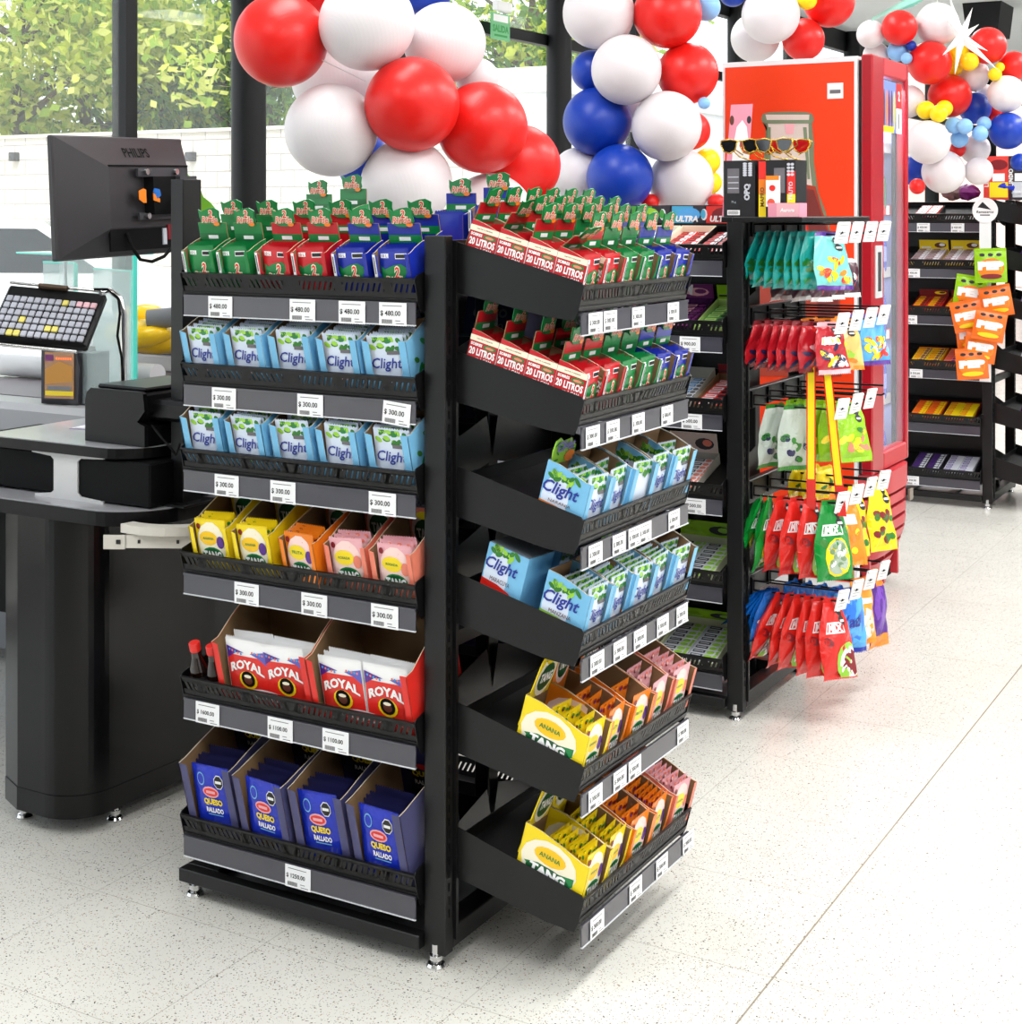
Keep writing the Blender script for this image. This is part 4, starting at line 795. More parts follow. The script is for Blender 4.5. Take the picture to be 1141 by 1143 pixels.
bot = MB(); bot.lathe([(0, 0), (.034, 0), (.036, .01), (.036, .12), (.03, .15), (.014, .18), (.012, .2), (0, .2)], C('blue_bottle', (80, 92, 190), .15), n=14); bot.lathe([(.0365, .04), (.0365, .1)], C('bottle_wrap', (150, 160, 226), .3), n=14); bot.lathe([(.014, .198), (.014, .215), (0, .216)], BLUE, n=12); bme = bot.mesh('bottle')
bot = MB(); bot.lathe([(0, 0), (.034, 0), (.036, .01), (.036, .10), (.03, .13), (.014, .15), (.012, .165), (0, .165)], C('green_bottle', (70, 110, 80), .12), n=14); bot.lathe([(.014, .163), (.014, .18), (0, .181)], WHT, n=12); bme2 = bot.mesh('bottle')
for k, z in enumerate((.461, .748, 1.008, 1.258, 1.508)):
    for q in range(4): tag(put('drink_bottle', bme2 if k == 4 else bme, None, TM((FX1-.037, FY0+.12+q*.09, z+.001))), ('green' if k == 4 else 'blue')+' drink bottle in fridge, '+['bottom', 'second', 'third', 'fourth', 'fifth'][k]+' level from the floor, '+ORDN[q]+' from the near side', 'bottle', 'bottles in the fridge')
# curved louvred grille under the door
GRL = mat('grille_red', (190, 52, 60), .35); PR = [(.00, .50), (.022, .495), (.030, .47), (.030, .44)]
def gx(z): return DX-.01+.034*math.sin(min(1, (z-.02)/.30)*PI/2)-.085*max(0, 1-(z-.02)/.26)**1.6
mb = MB()
def slabz(z0, z1, ex=0):
    n = 4; ring = []
    for q in range(n+1):
        z = z0+(z1-z0)*q/n; ring.append([(gx(z)+ex-.10*abs(2*p/12-1)**5, ya+(FY1-ya)*p/12, z) for p in range(13)])
    vs = [v for r_ in ring for v in r_]; mb.add(vs, [(q*13+p, q*13+p+1, q*13+13+p+1, q*13+13+p) for q in range(n) for p in range(12)], GRL, True)
    for r_ in (ring[0], ring[-1]): mb.add(r_+[(FX1-.05, y, z) for x, y, z in r_], [(p, p+1, 14+p, 13+p) for p in range(12)], GRL)
slabz(.415, .497, .006); slabz(.03, .14)
for k in range(5): slabz(.165+.05*k, .165+.05*k+.036)
mb.box(FX1-.012, FX1-.004, ya+.03, FY1-.03, .03, .49, BLACKM)
for y in (ya+.06, ya+.25, FY1-.06): mb.box(FX1, DX-.03, y, y+.02, .04, .48, GRL)
mb.build('lower_grille', t, Mf)
mb = MB(); mb.box(DX+.024, DX+.032, FY1-.10, FY1-.05, .345, .39, mat('badge_grey', (120, 112, 100), .4)); mb.build('badge', t, Mf)
area('fridge_fill_light', (FX1-.04, (FY0+FY1)/2, FZ-.09), .1, .36, 4)  # unseen light added to brighten the fridge interior
for z_ in (1.48, 1.23, .98, .72): area('fridge_shelf_fill_light', (FX1-.03, (FY0+FY1)/2, z_), .03, .36, .35)  # more unseen lights added under the shelves to brighten the bottles
# ------------------------------------------------------------------ hanging snack strip by the far rack
t = thing('strip_hanger', 'white hanging strip with round sign by the far rack', 'sign', TM(aty(1100, 245, 7.62))); mb = MB(); mb.box(-.028, .028, -.001, .001, -.80, .04, WHITE); mb.build('strip', t); mb = MB(); mb.tube([(0, 0, .03), (0, .06, .05), (0, .15, .04)], .004, BLACKM, 6); mb.build('hook', t)
mb = MB(); P = [(.062*math.cos(2*PI*k/24), .045+.062*math.sin(2*PI*k/24)) for k in range(24)]; mb.prism(P, -.006, -.004, WHT, 'y'); A = Art(mb, lambda u, v, l: (u-.06, -.006-EPS*l, v-.015), .12, .12); A.poly([(.2, .62), (.35, .6), (.75, .52), (.4, .85)], INK, 1); A.text('Remeseros', .5, .44, .7, INK, 1, .02, .2); A.rect(.3, .28, .7, .33, GREYINK, 1, 1); mb.build('round_sign', t)
def a_pep(cc):
    def f(A):
        A.ell(.5, .42, .42, .3, ORA, 1); A.text('PEP', .5, .5, .82, WHT, 2.4, .09, hh=.26); A.ell(.5, .18, .34, .08, YEL if cc else DRED, 1.6)
        for q in range(3): A.ell(.24+.26*q, .82, .09, .05, INK, 1.4, 8)
    return f
pm1 = pouch(.15, .165, .03, LIMEF, a_pep(0), .012).mesh('snack_lime'); pm2 = pouch(.15, .15, .03, C('snack_orange', (232, 110, 30), .3), a_pep(1), .012).mesh('snack_orange')
for i, (px, py, lime, rt, dy) in enumerate(((1106, 297, 1, -2, -.05), (1083, 327, 1, 8, 0), (1112, 335, 0, -10, .0), (1080, 351, 0, -12, -.04), (1105, 362, 0, 10, -.07), (1085, 372, 0, -6, .02), (1095, 386, 0, 8, -.04), (1085, 405, 0, -5, -.06))):
    p = aty(px, py, 7.57+dy); tag(put('snack_bag', pm1 if lime else pm2, None, TM((p.x, p.y, p.z), R(18)) @ Matrix.Rotation(R(rt), 4, 'Y') @ Matrix.Translation((0, 0, -.08))), ('lime' if lime else 'orange')+' snack bag clipped to the white strip, '+ORDN[i]+' from the top', 'snack bag', 'snack bags on the strip')
# things on top of the far rack
zt3 = 1.56
for i, (px, cc, cd_, nm) in enumerate(((1098, C('sunset_red', (220, 60, 50)), YEL, 'red to yellow patterned gift box'), (1126, DKP, SILV, 'dark patterned gift box'))):
    p = aty(px, 212, 7.86); t = thing('gift_box', nm+' on top of the far rack', 'box', TM((p.x, p.y, zt3))); mb = MB(); w_ = [.15, .1][i]; mb.box(0, w_, 0, .1, 0, .22, cc); A = Art(mb, front_fn(), w_, .22); A.rect(.2, .05, .8, .4, cd_, 1); A.rect(.3, .42, .7, .6, WHT, 1.4); A.text('LINDO', .1, .5, .6, WHT, 1.6, .02, rot=PI/2); A.text('LINDO', .9, .5, .6, WHT, 1.6, .02, rot=PI/2); A.ell(.5, .8, .3, .12, DRED, 1); mb.build('box_body', t)
for i, (px, py, m_) in enumerate(((1120, 218, ROYALB), (1130, 222, ROYALB), (1138, 217, SILV), (1126, 210, SILV), (1064, 208, C('brown_wrap', (120, 90, 90), .4)), (1080, 210, WINE))):
    p = aty(px, py, 7.9); mb = MB(); r0 = .045 if i < 4 else .05
    for j in range(7):
        for k in range(10):
            pass
    vs = []; rg = random.Random(i)
    for j in range(7):
        for k in range(10):
            th = PI*j/6; ph = 2*PI*k/10; rr = r0*(.85+.3*rg.random()); vs.append((rr*1.2*math.sin(th)*math.cos(ph), rr*math.sin(th)*math.sin(ph), rr*.8*math.cos(th)+r0*.75))
    mb.add(vs, [(j*10+k, j*10+(k+1) % 10, (j+1)*10+(k+1) % 10, (j+1)*10+k) for j in range(6) for k in range(10)], m_, False); o = mb.build('wrapped_sweet', None, TM((p.x, p.y, zt3+(.03 if i < 2 else 0)))); tag(o, ['blue foil-wrapped sweet at left of the blue pair', 'blue foil-wrapped sweet at right of the blue pair', 'silver foil-wrapped sweet at the right frame edge', 'silver foil-wrapped sweet beside the dark gift box', 'brown wrapped sweet beneath the balloons', 'wine-coloured wrapped sweet left of the patterned box'][i]+', far rack top', 'sweet')
# ------------------------------------------------------------------ checkout counter
t = thing('checkout_counter', 'black checkout counter with rounded end panel and grey conveyor', 'checkout counter', TM((-3.0, 3.2, 0))); Mc = t.matrix_world.inverted()
def arc(cx, cy, r, a0, a1, n=10): return [(cx+r*math.cos(R(a0+(a1-a0)*k/n)), cy+r*math.sin(R(a0+(a1-a0)*k/n))) for k in range(n+1)]
mb = MB(); P = [(-2.96, 2.62)]+arc(-2.82, 2.74, .14, -90, -60, 3)[0:0]+[(-2.88, 2.585)]+arc(-2.79, 2.70, .115, -95, 0, 14)+[(-2.66, 3.05), (-2.60, 3.4), (-2.60, 4.0), (-2.96, 4.0)]
mb.prism(P, .045, .768, GLOSSB); mb.prism([(x+(.002 if x > -2.8 else 0), y-(.002 if y < 2.72 else 0)) for x, y in P], .045, .10, GLOSSB); mb.build('end_panel', t, Mc)
for x, y in ((-2.915, 2.64), (-2.71, 2.74), (-2.68, 3.3)): put('levelling_foot', FOOT, t, Mc @ TM((x, y, 0)))
mb = MB(); mb.box(-4.0, -2.95, 2.66, 2.72, .49, .766, BLACKM); mb.build('under_frame', t, Mc)
TOPG = mat('counter_top_grey', (168, 168, 172), .3, coat=.3)
def slab(z0, z1, x1, y0, rr):
    P = [(-4.2, y0), ]+arc(x1-rr, y0+rr, rr, -90, 0, 10)+[(x1, 3.9), (-4.2, 3.9)]; return P
mb = MB(); P = slab(0, 0, -2.47, 2.57, .16); mb.prism(P, .766, .799, BLACKP); mb.prism([(min(x, x), y+.004) for x, y in P], .799, .801, TOPG); mb.build('lower_worktop', t, Mc)
P2 = [(-3.05, 2.62)]+arc(-2.64, 2.73, .11, -90, 0, 8)+[(-2.53, 3.3), (-3.05, 3.3)]
mb = MB(); mb.prism(P2, .914, .938, BLACKP); mb.prism([(x, y+.004) for x, y in P2], .938, .940, TOPG); mb.build('upper_worktop', t, Mc)
mb = MB(); mb.bbox(-3.25, -2.82, 2.66, 3.0, .806, .908, BLACKM, .006); mb.build('till_drawer', t, Mc)
mb = MB(); mb.bbox(-2.74, -2.50, 2.64, 3.05, .804, .908, BLACKM, .004); mb.build('cash_drawer', t, Mc)
mb = MB(); y = 2.635; c = -2.775; P = [(c-.1, .801), (c+.13, .801), (c+.13, .807), (c+.055, .812), (c+.045, .82), (c+.045, .896), (c+.055, .904), (c+.13, .908), (c+.13, .914), (c-.11, .914), (c-.11, .908), (c-.045, .903), (c-.035, .895), (c-.035, .82), (c-.045, .813), (c-.1, .807)]
mb.prism(P, y, y+.006, LGREYP, 'y'); mb.build('support_bracket', t, Mc)
# conveyor / scanner bench behind
mb = MB(); mb.bbox(-4.4, -3.02, 3.34, 4.4, .79, .895, mat('bench_grey', (160, 160, 162), .4), .02); mb.box(-4.3, -3.1, 3.48, 4.3, .895, .898, mat('belt_grey', (120, 112, 116), .5)); mb.box(-4.3, -3.1, 3.5, 4.3, .05, .79, MGREY); mb.build('bench', t, Mc)
mb = MB(); mb.tube([(-4.6, 3.86, .94), (-3.62, 3.86, .94)], .04, LGREYP, 14); mb.build('roller', t, Mc)
mb = MB()
for k in range(3): mb.bbox(-4.6, -3.4, 4.25, 4.4, .9+.07*k, .96+.07*k, LGREYP, .006)
mb.build('grey_panels', t, Mc)
# cream bracket under slab
t = thing('curved_bracket', 'cream plastic curved bracket hanging under the counter edge', 'bracket', TM((-2.43, 2.62, .772))); mb = MB(); CRM = mat('cream_plastic', (206, 202, 192), .45)
n = 10
for k in range(n):
    a0, a1 = R(-100+95*k/n), R(-100+95*(k+1)/n); r0, r1 = .15, .185
    def q(r, a, z): return (-.06+r*math.cos(a), .13+r*math.sin(a), z)
    mb.add([q(r0, a0, -.012), q(r1, a0, -.012), q(r1, a1, -.012), q(r0, a1, -.012), q(r0, a0, .008), q(r1, a0, .008), q(r1, a1, .008), q(r0, a1, .008)], [(0, 3, 2, 1), (4, 5, 6, 7), (0, 1, 5, 4), (1, 2, 6, 5), (2, 3, 7, 6), (3, 0, 4, 7)], CRM)
mb.T = TM((-.075, -.055, -.03), R(28)); mb.box(0, .19, -.003, .003, -.015, .015, CRM); mb.box(-.05, 0, -.003, .003, -.018, .014, CRM); mb.box(0, .004, -.003, .04, -.015, .015, CRM); mb.box(-.02, -.01, -.005, .0, -.006, .004, INK); mb.box(.03, .036, -.0045, .0, -.004, .004, INK); mb.box(.12, .126, -.0045, 0, -.004, .004, INK); mb.T = None
mb.build('bracket_body', t)
# printer
t = thing('receipt_printer', 'black receipt printer on the upper counter top', 'printer', TM((-2.745, 2.675, .941), R(-3))); mb = MB()
S = [(.0, .0), (.205, .0), (.205, .05), (.18, .058), (.205, .085), (.2, .125), (.19, .13), (.02, .13), (.005, .118), (0, .1)]
mb.prism(S, 0, .012, BLACKP, 'y'); mb.prism([(a, b-.004) if b > .01 else (a, b) for a, b in S], .012, .26, BLACKM, 'y'); mb.build('printer_body', t)
mb = MB(); mb.bbox(.02, .19, .02, .25, .128, .138, BLACKP, .004); mb.build('lid', t)
mb = MB(); mb.bbox(.18, .33, .03, .26, .06, .11, BLACKP, .01); mb.build('side_cover', t)
mb = MB(); mb.tube([(.21, .02, .05), (.26, .0, .03), (.3, .01, -.01), (.32, .0, .02), (.30, .02, .0)], .003, BLACKM, 6); mb.build('cable', t)
# papers
for i in range(3): tag((lambda m: m.build('paper_sheet', None, TM((-2.93+.006*i, 2.80+.004*i, .9405+.0016*i), R(14-4*i))))((lambda mb: (mb.box(0, .15, 0, .2, 0, .0012, WHITE if i else C('violet_paper', (170, 150, 190), .5)), mb)[1])(MB())), ['violet-edged sheet at the bottom of papers by the printer', 'white paper sheet in the middle of the papers', 'topmost white paper sheet beside the printer'][i], 'paper', None)
# scanner
M = Matrix.Translation(atd(72, 447, 4.72)) @ Matrix.Rotation(R(14), 4, 'Z') @ Matrix.Scale(1.18, 4); M.translation.z = .898
t = thing('barcode_scanner', 'dark upright barcode scanner with amber reflection painted in its window', 'scanner', M @ TM((-.07, 0, 0))); mb = MB()
P = [(0, 0), (.11, 0), (.115, .1), (.10, .145), (.012, .15), (0, .14)]; mb.prism(P, 0, .1, DGREY, 'y'); mb.prism([(.0, 0), (.08, -.0), (.08, .0)], 0, .01, DGREY, 'z'); mb.build('scanner_body', t)
mb = MB(); mb.box(.1, .15, .012, .09, 0, .135, DGREY); mb.build('side_housing', t)
mb = MB(); AMB = mat('window_amber_reflection', (150, 92, 14), .15, coat=1); mb.box(.012, .1, -.003, -.0005, .015, .138, AMB); A = Art(mb, lambda u, v, l: (.012+u, -.003-EPS*l, .015+v), .088, .123); A.poly([(.02, .3), (.95, .36), (.95, .7), (.5, .8), (.02, .62)], C('amber', (190, 128, 20), .2), 1); A.rect(.02, .06, .98, .16, YEL, 1); A.rect(.1, .17, .9, .26, MGREY, 1); A.rect(.02, .8, .3, .94, WINE, 1)  # yellow reflection in the glass painted as amber and yellow patches
LED = mat('red_led', (255, 70, 20), .3, emit=6)
for q in range(7): A.ell(.42+.08*q, .86, .022, .018, LED, 2.4, 8)
mb.build('window', t)
# keyboard
M0 = atd(50, 356, 3.9); K = thing('pos_keyboard', 'black programmable keyboard with grey and yellow keys on a chrome arm', 'keyboard', Matrix.Translation(M0) @ Euler((R(46), R(5), R(26))).to_matrix().to_4x4()); mb = MB(); kw, kh = .262, .15
mb.bbox(-kw/2, kw/2, -kh/2, kh/2+.03, -.028, 0, BLACKP, .006); mb.build('keyboard_body', K); km = MB(); rg = random.Random(2)
KG = mat('key_grey', (176, 178, 188), .5); KP = mat('key_pink', (224, 178, 186), .5); KY = mat('key_yellow', (226, 212, 110), .5)
for j in range(6):
    for i in range(13):
        x = -kw/2+.012+i*.0187; y = -kh/2+.010+j*.0222; m_ = KY if rg.random() < .09 else (KP if i > 8 and j > 2 and rg.random() < .45 else KG)
        mb = MB(); mb.bbox(x, x+.0152, y, y+.0175, 0, .007, m_, .0015); mb.build('key', K)
mb = MB(); mb.tube([(-kw/2+.01, -kh/2-.012, -.01), (kw/2-.02, -kh/2-.012, -.01)], .005, CHROME, 8); mb.build('chrome_rail', K); mb = MB(); mb.tube([(-kw/2, kh/2+.035, .0), (kw/2, kh/2+.035, .0)], .004, CHROME, 8); mb.build('chrome_rail', K); mb = MB(); mb.bbox(-.05, .03, kh/2+.022, kh/2+.034, .0, .012, mat('bronze_clip', (96, 78, 62), .4, .4), .002); mb.build('clip', K)
t = thing('keyboard_arm', 'bent chrome arm with black cables beside the keyboard', 'stand', TM(atd(138, 437, 3.95))); base = t.location.copy(); mb = MB(); pts = [atd(138, 437, 3.95), atd(138, 350, 3.95), atd(134, 333, 3.95), atd(122, 324, 3.95), atd(112, 327, 3.93)]; mb.tube([p-base for p in pts], .008, CHROME, 10); mb.build('arm', t)
mb = MB(); pts = [atd(105, 323, 3.92), atd(120, 323, 3.92), atd(132, 333, 3.92), atd(134, 350, 3.92), atd(131, 375, 3.92), atd(136, 400, 3.92), atd(137, 436, 3.93)]; mb.tube([p-base for p in pts], .0035, BLACKM, 6); mb.build('cable', t)
# pole and monitor
px_, py_ = -2.49, 2.74
t = thing('monitor_pole', 'square black steel pole standing behind the near rack', 'pole', TM((px_, py_, .801))); mb = MB(); mb.bbox(-.02, .02, -.02, .045, 0, .776, BLACK, .002); mb.build('pole_tube', t); mb = MB(); mb.bbox(-.05, .05, -.05, .07, 0, .006, BLACK, .001); mb.build('base_plate', t)
TL, TRr, BL = atd(63, 150, 3.62), atd(208, 155, 4.1), atd(68, 292, 3.62)
ux = (TRr-TL); W_ = ux.length; ux.normalize(); uz = (TL-BL); H_ = uz.length; uz = (uz-ux*uz.dot(ux)).normalized(); uy = uz.cross(ux)   # uy points away from the camera
Mm = Matrix((ux, uy, uz)).transposed().to_4x4(); Mm.translation = BL
t = thing('monitor', 'black flat monitor seen from behind, mounted on the pole', 'monitor', Mm); mb = MB(); MON = mat('monitor_black', (42, 40, 43), .42, bump=.15, bscale=700)
mb.bbox(0, W_, .012, .03, 0, H_, MON, .004); a0, a1, b0, b1 = .14*W_, .93*W_, .0, .80*H_
e0, e1 = (.02*W_, .985*W_); Pq = [(e0, .012, .02*H_), (e1, .012, .02*H_), (e1, .012, .985*H_), (e0, .012, .985*H_), (.30*W_, -.028, .24*H_), (.93*W_, -.028, .24*H_), (.93*W_, -.028, .74*H_), (.30*W_, -.028, .74*H_)]
mb.add(Pq, [(4, 5, 6, 7), (0, 1, 5, 4), (1, 2, 6, 5), (2, 3, 7, 6), (3, 0, 4, 7)], MON)
mb.box(.30*W_, .93*W_, -.029, -.026, .745*H_, .76*H_, BLACKM)
A = Art(mb, lambda u, v, l: (u, .012-.040*max(0, min(1, (v/H_-.985)/(.74-.985)))-.0012, v), W_, H_); A.text('PHILIPS', .56, .865, .2, BLACKM, 1, .02)
mb.build('housing', t)
mb = MB(); mb.box(.3*W_, .84*W_, -.026, -.02, .05*H_, .235*H_, BLACKM); mb.box(.70*W_, .73*W_, -.03, -.026, .08*H_, .22*H_, SILV); mb.box(.735*W_, .77*W_, -.032, -.028, .12*H_, .25*H_, DRED); mb.build('port_bay', t)
mb = MB()
for (a, b, c, d) in ((.48, .74, .86, .66), (.48, .30, .86, .36)): mb.box(a*W_, c*W_, -.045, -.038, min(b, d)*H_, max(b, d)*H_*.99, DGREY)
mb.box(.56*W_, .78*W_, -.06, -.03, .34*H_, .66*H_, BLACKM)
mb.box(.74*W_, .88*W_, -.075, -.06, .44*H_, .66*H_, DGREY); mb.build('wall_bracket', t)
mb = MB()
for a in (.53, .77):
    for b in (.70, .33): mb.lathe([(0, 0), (.009, 0), (.009, .006), (.005, .009), (0, .009)], CHROME, n=10) if False else mb.tube([(a*W_, -.046, b*H_), (a*W_, -.056, b*H_)], .008, CHROME, 10)
mb.build('bracket_screw', t)
mb = MB(); mb.prism([(.465*W_, .47*H_), (.465*W_, .54*H_), (.5*W_, .56*H_), (.52*W_, .55*H_), (.52*W_, .44*H_), (.5*W_, .44*H_)], -.052, -.05, ORA, 'y'); mb.prism([(.55*W_, .53*H_), (.56*W_, .56*H_), (.6*W_, .55*H_), (.61*W_, .50*H_), (.58*W_, .47*H_)], -.063, -.061, BLUF, 'y'); mb.prism([(.55*W_, .46*H_), (.55*W_, .52*H_), (.6*W_, .47*H_), (.6*W_, .44*H_)], -.063, -.061, ORA, 'y'); mb.build('sticker', t)
mb = MB(); pts = [(.41*W_, -.03, .2*H_), (.42*W_, -.04, .08*H_), (.47*W_, -.045, -.03*H_), (.56*W_, -.045, -.055*H_), (.66*W_, -.045, -.02*H_), (.74*W_, -.05, .08*H_), (.79*W_, -.055, .22*H_), (.86*W_, -.06, .3*H_)]; mb.tube(pts, .0045, BLACKM, 8); mb.build('cable', t)
mb = MB(); p1 = Mm.inverted() @ Vector((px_-.02, py_+.02, 1.44)); p0 = Vector((.8*W_, -.06, .5*H_)); mb.tube([p0, p0+(p1-p0)*.5, p1], .018, BLACKM, 8); mb.build('mount_arm', t)
# glass guard panels
GL = mat('pale_green_glass', (222, 242, 238), .04, trans=.0, alpha=.22); GL2 = mat('frosted_glass', (196, 216, 214), .3, alpha=.5)
def glass(p0, p1, z0, z1, lab, frost=False):
    d = Vector((p1[0]-p0[0], p1[1]-p0[1], 0)); L_ = d.length; a = math.atan2(d.y, d.x); t = thing('glass_screen', lab, 'glass panel', TM((p0[0], p0[1], z0), a)); mb = MB(); mb.box(0, L_, 0, .006, 0, z1-z0, GL2 if frost else GL); mb.build('pane', t)
    mb = MB(); mb.box(L_, L_+.006, -.004, .01, 0, z1-z0, TEAL); mb.box(0, L_, -.001, .007, z1-z0, z1-z0+.006, TEAL); mb.build('polished_edge', t)
pa, pb = atd(66, 430, 4.8), atd(149, 430, 4.55); glass((pa.x, pa.y), (pb.x, pb.y), .9, 1.40, 'tall clear glass screen with teal edge behind the keyboard')
pa, pb = atd(104, 400, 5.2), atd(146, 400, 5.0); glass((pa.x, pa.y), (pb.x, pb.y), .9, 1.30, 'frosted grey glass panel behind the clear screen', True)
pa, pb = atd(48, 400, 5.3), atd(83, 400, 5.2); glass((pa.x, pa.y), (pb.x, pb.y), .9, 1.32, 'frosted glass panel left of the clear screen', True)
pa = atd(18, 281, 5.0); pb = atd(66, 281, 4.8); t = thing('glass_shelf', 'horizontal glass shelf with teal edge left of the monitor', 'shelf', TM((pa.x, pa.y, pa.z))); mb = MB(); d = pb-pa; mb.T = Matrix.Rotation(math.atan2(d.y, d.x), 4, 'Z'); mb.box(0, d.length+.15, 0, .25, -.006, 0, TEAL); mb.build('pane', t); mb = MB(); mb.tube([(.12, .1, -.008), (.13, .1, -(pa.z-.9))], .006, STEEL, 8); mb.build('rod', t)
# yellow bags on the next counter
t = thing('side_counter', 'grey metal counter edge behind the pole carrying yellow bags', 'counter', TM((-3.1, 4.55, 0))); mb = MB(); mb.bbox(-.55, .9, -.1, .5, .0, .95, mat('counter_grey', (176, 176, 180), .4), .01); mb.bbox(-.57, .92, -.12, .5, .95, .975, MGREY, .005); mb.build('cabinet', t); mb = MB(); mb.bbox(.0, .12, -.16, -.12, .8, 1.09, MGREY, .02); mb.build('grey_post', t)
YB = mat('yellow_plastic_bag', (252, 206, 20), .25)
for i, (px, py, s) in enumerate(((155, 372, 1), (176, 378, 1.1), (160, 352, .8), (180, 360, 1))):
    mb = MB(); rg = random.Random(i); vs = []
    for j in range(8):
        for k in range(14):
            th = PI*j/7; ph = 2*PI*k/14; rr = 1+.18*rg.random(); vs.append((.12*s*rr*math.sin(th)*math.cos(ph), .1*s*rr*math.sin(th)*math.sin(ph), .045*s*rr*math.cos(th)))
    mb.add(vs, [(j*14+k, j*14+(k+1) % 14, (j+1)*14+(k+1) % 14, (j+1)*14+k) for j in range(7) for k in range(14)], YB, True); p = atd(px, py, 5.3+.12*i); p.z = max(p.z, 1.02); tag(mb.build('folded_bag', None, Matrix.Translation(p)), ['yellow folded bag at front left of the pile behind the pole', 'yellow folded bag at front right of the pile', 'small yellow folded bag at upper left of the pile', 'yellow folded bag at the back of the pile by the pole'][i], 'bag', 'yellow bags')
p = atd(165, 357, 5.25); mb = MB(); mb.tube([(0, 0, 0), (.16, .1, .02)], .035, MGREY, 14); tag(mb.build('grey_roll', None, Matrix.Translation(p)), 'grey rolled bundle on the yellow bags behind the pole', 'roll')
# ------------------------------------------------------------------ balloons
def bmat(n, c): return mat('balloon_'+n, c, .36, spec=.4)
BC = {'red': bmat('red', (228, 30, 24)), 'white': bmat('white', (226, 220, 222)), 'blue': bmat('blue', (14, 58, 168)), 'yellow': bmat('yellow', (252, 218, 16)), 'light blue': bmat('light_blue', (138, 190, 240))}
def balloon_meshes(c):
    mb = MB(); n = 48; prof = []
    for j in range(37):
        th = PI*j/36; z = math.cos(th); r = math.sin(th)*(1-.06*max(0, -z)**1); prof.append((max(r, .0), -z*1.0 if z < 0 else -z*1.08))
    mb.lathe(prof, BC[c], n=n); k = MB(); k.lathe([(0, -1.03), (.05, -1.08), (.035, -1.11), (.075, -1.17), (.0, -1.16)], BC[c], n=10); return mb.mesh('balloon_'+c), k.mesh('knot_'+c)
BMM = {c: balloon_meshes(c) for c in BC}
def cluster(lst, d0, nm, path):
    placed = []; cnt = {}
    lst = sorted(lst, key=lambda b: b[4])
    for (c, px, py, r, l) in lst:
        d = d0+l*.1*(r/40)
        for _ in range(60):
            P = atd(px, py, d); rr = r*d/FPX*.985
            if all((P-q).length > (rr+s)*.93 for q, s in placed): break
            d += .012
        placed.append((P, rr)); cnt.setdefault(c, 0)
        rg = random.Random(int(px*7+py)); M = Matrix.Translation(P) @ Euler((R(rg.uniform(70, 115)), R(rg.uniform(-20, 20)), R(rg.uniform(-30, 70)))).to_matrix().to_4x4() @ Matrix.Scale(rr, 4)
        sz = 'small' if rr < .09 else 'large'; t = thing('balloon', '', 'balloon', M, nm+' balloons'); t['bp'] = (px, py); t['desc'] = '%s %s' % (sz, c)
        put('balloon_skin', BMM[c][0], t); put('knot', BMM[c][1], t)
    # labels: colour, size, and place within its cluster
    ts = [o for o in COL.objects if o.get('bp') is not None]
    for desc in set(o['desc'] for o in ts):
        g = sorted([o for o in ts if o['desc'] == desc], key=lambda o: o['bp'][0])
        for i, o in enumerate(g):
            o['label'] = desc+' balloon in '+nm+(', '+ORDN[i]+' of its colour from the left' if len(g) > 1 and i < 14 else '')
    for o in ts: del o['bp']; del o['desc']
    mb = MB(); c = sorted(placed, key=lambda q: q[0].z); pts = [q[0] for q in c if q[1] > .09][::2]
    pts.append(Vector((pts[-1].x, pts[-1].y, 3.28))); b = pts[0].copy(); mb.tube([p-b for p in pts], .0015, WHT, 5); tag(mb.build('garland_cord', None, Matrix.Translation(b)), 'thin cord holding '+nm+' balloons together', 'cord')
cluster([('white', 408, 27, 54, 0), ('red', 460, 116, 54, 0), ('red', 314.5, 45, 53.5, 0), ('white', 371, 145, 53, .5), ('red', 539, 142, 52, 1), ('red', 580, 184, 46, 2), ('white', 495, 48, 46, 1.6), ('white', 452, 205, 51, .8), ('white', 548, 242, 49, 1.8), ('white', 374, 88, 50, 3.4), ('blue', 410, 184, 34, 4), ('blue', 474, -14, 32, 3), ('red', 352, -20, 36, 3), ('blue', 428, 238, 24, 4), ('white', 532, 88, 24, 4)], 4.35, 'the nearest garland', None)
cluster([('white', 668, 14, 41, .6), ('red', 745, 16, 39, .5), ('light blue', 789, 8, 16, 1.5), ('blue', 662, 79, 24, 2), ('white', 699.5, 78, 40, 0), ('red', 768, 82, 35, 1), ('blue', 666, 136, 39, .5), ('white', 744.5, 141, 40, 0), ('red', 772, 146, 22, 2.2), ('light blue', 786, 115, 7, 1), ('white', 761, 202, 37, 1.2), ('blue', 692.5, 198, 38, .3), ('white', 647, 196, 32, 2.4), ('yellow', 789, 180, 15, 2), ('yellow', 793, 204, 13, 2.2), ('red', 800, 226, 10, 2.6), ('red', 726, 226, 10, 2.6), ('white', 707, 128, 20, 3)], 5.45, 'the second garland', None)
cluster([('white', 861, 16, 33, 0), ('white', 843, 42, 28, 1.4), ('red', 897, 44, 24, .6), ('red', 926, 2, 29, .8), ('yellow', 901, 0, 11, -.5), ('blue', 818, -8, 16, .5), ('yellow', 917, -12, 10, -.5)], 6.7, 'the garland above the fridge', None)
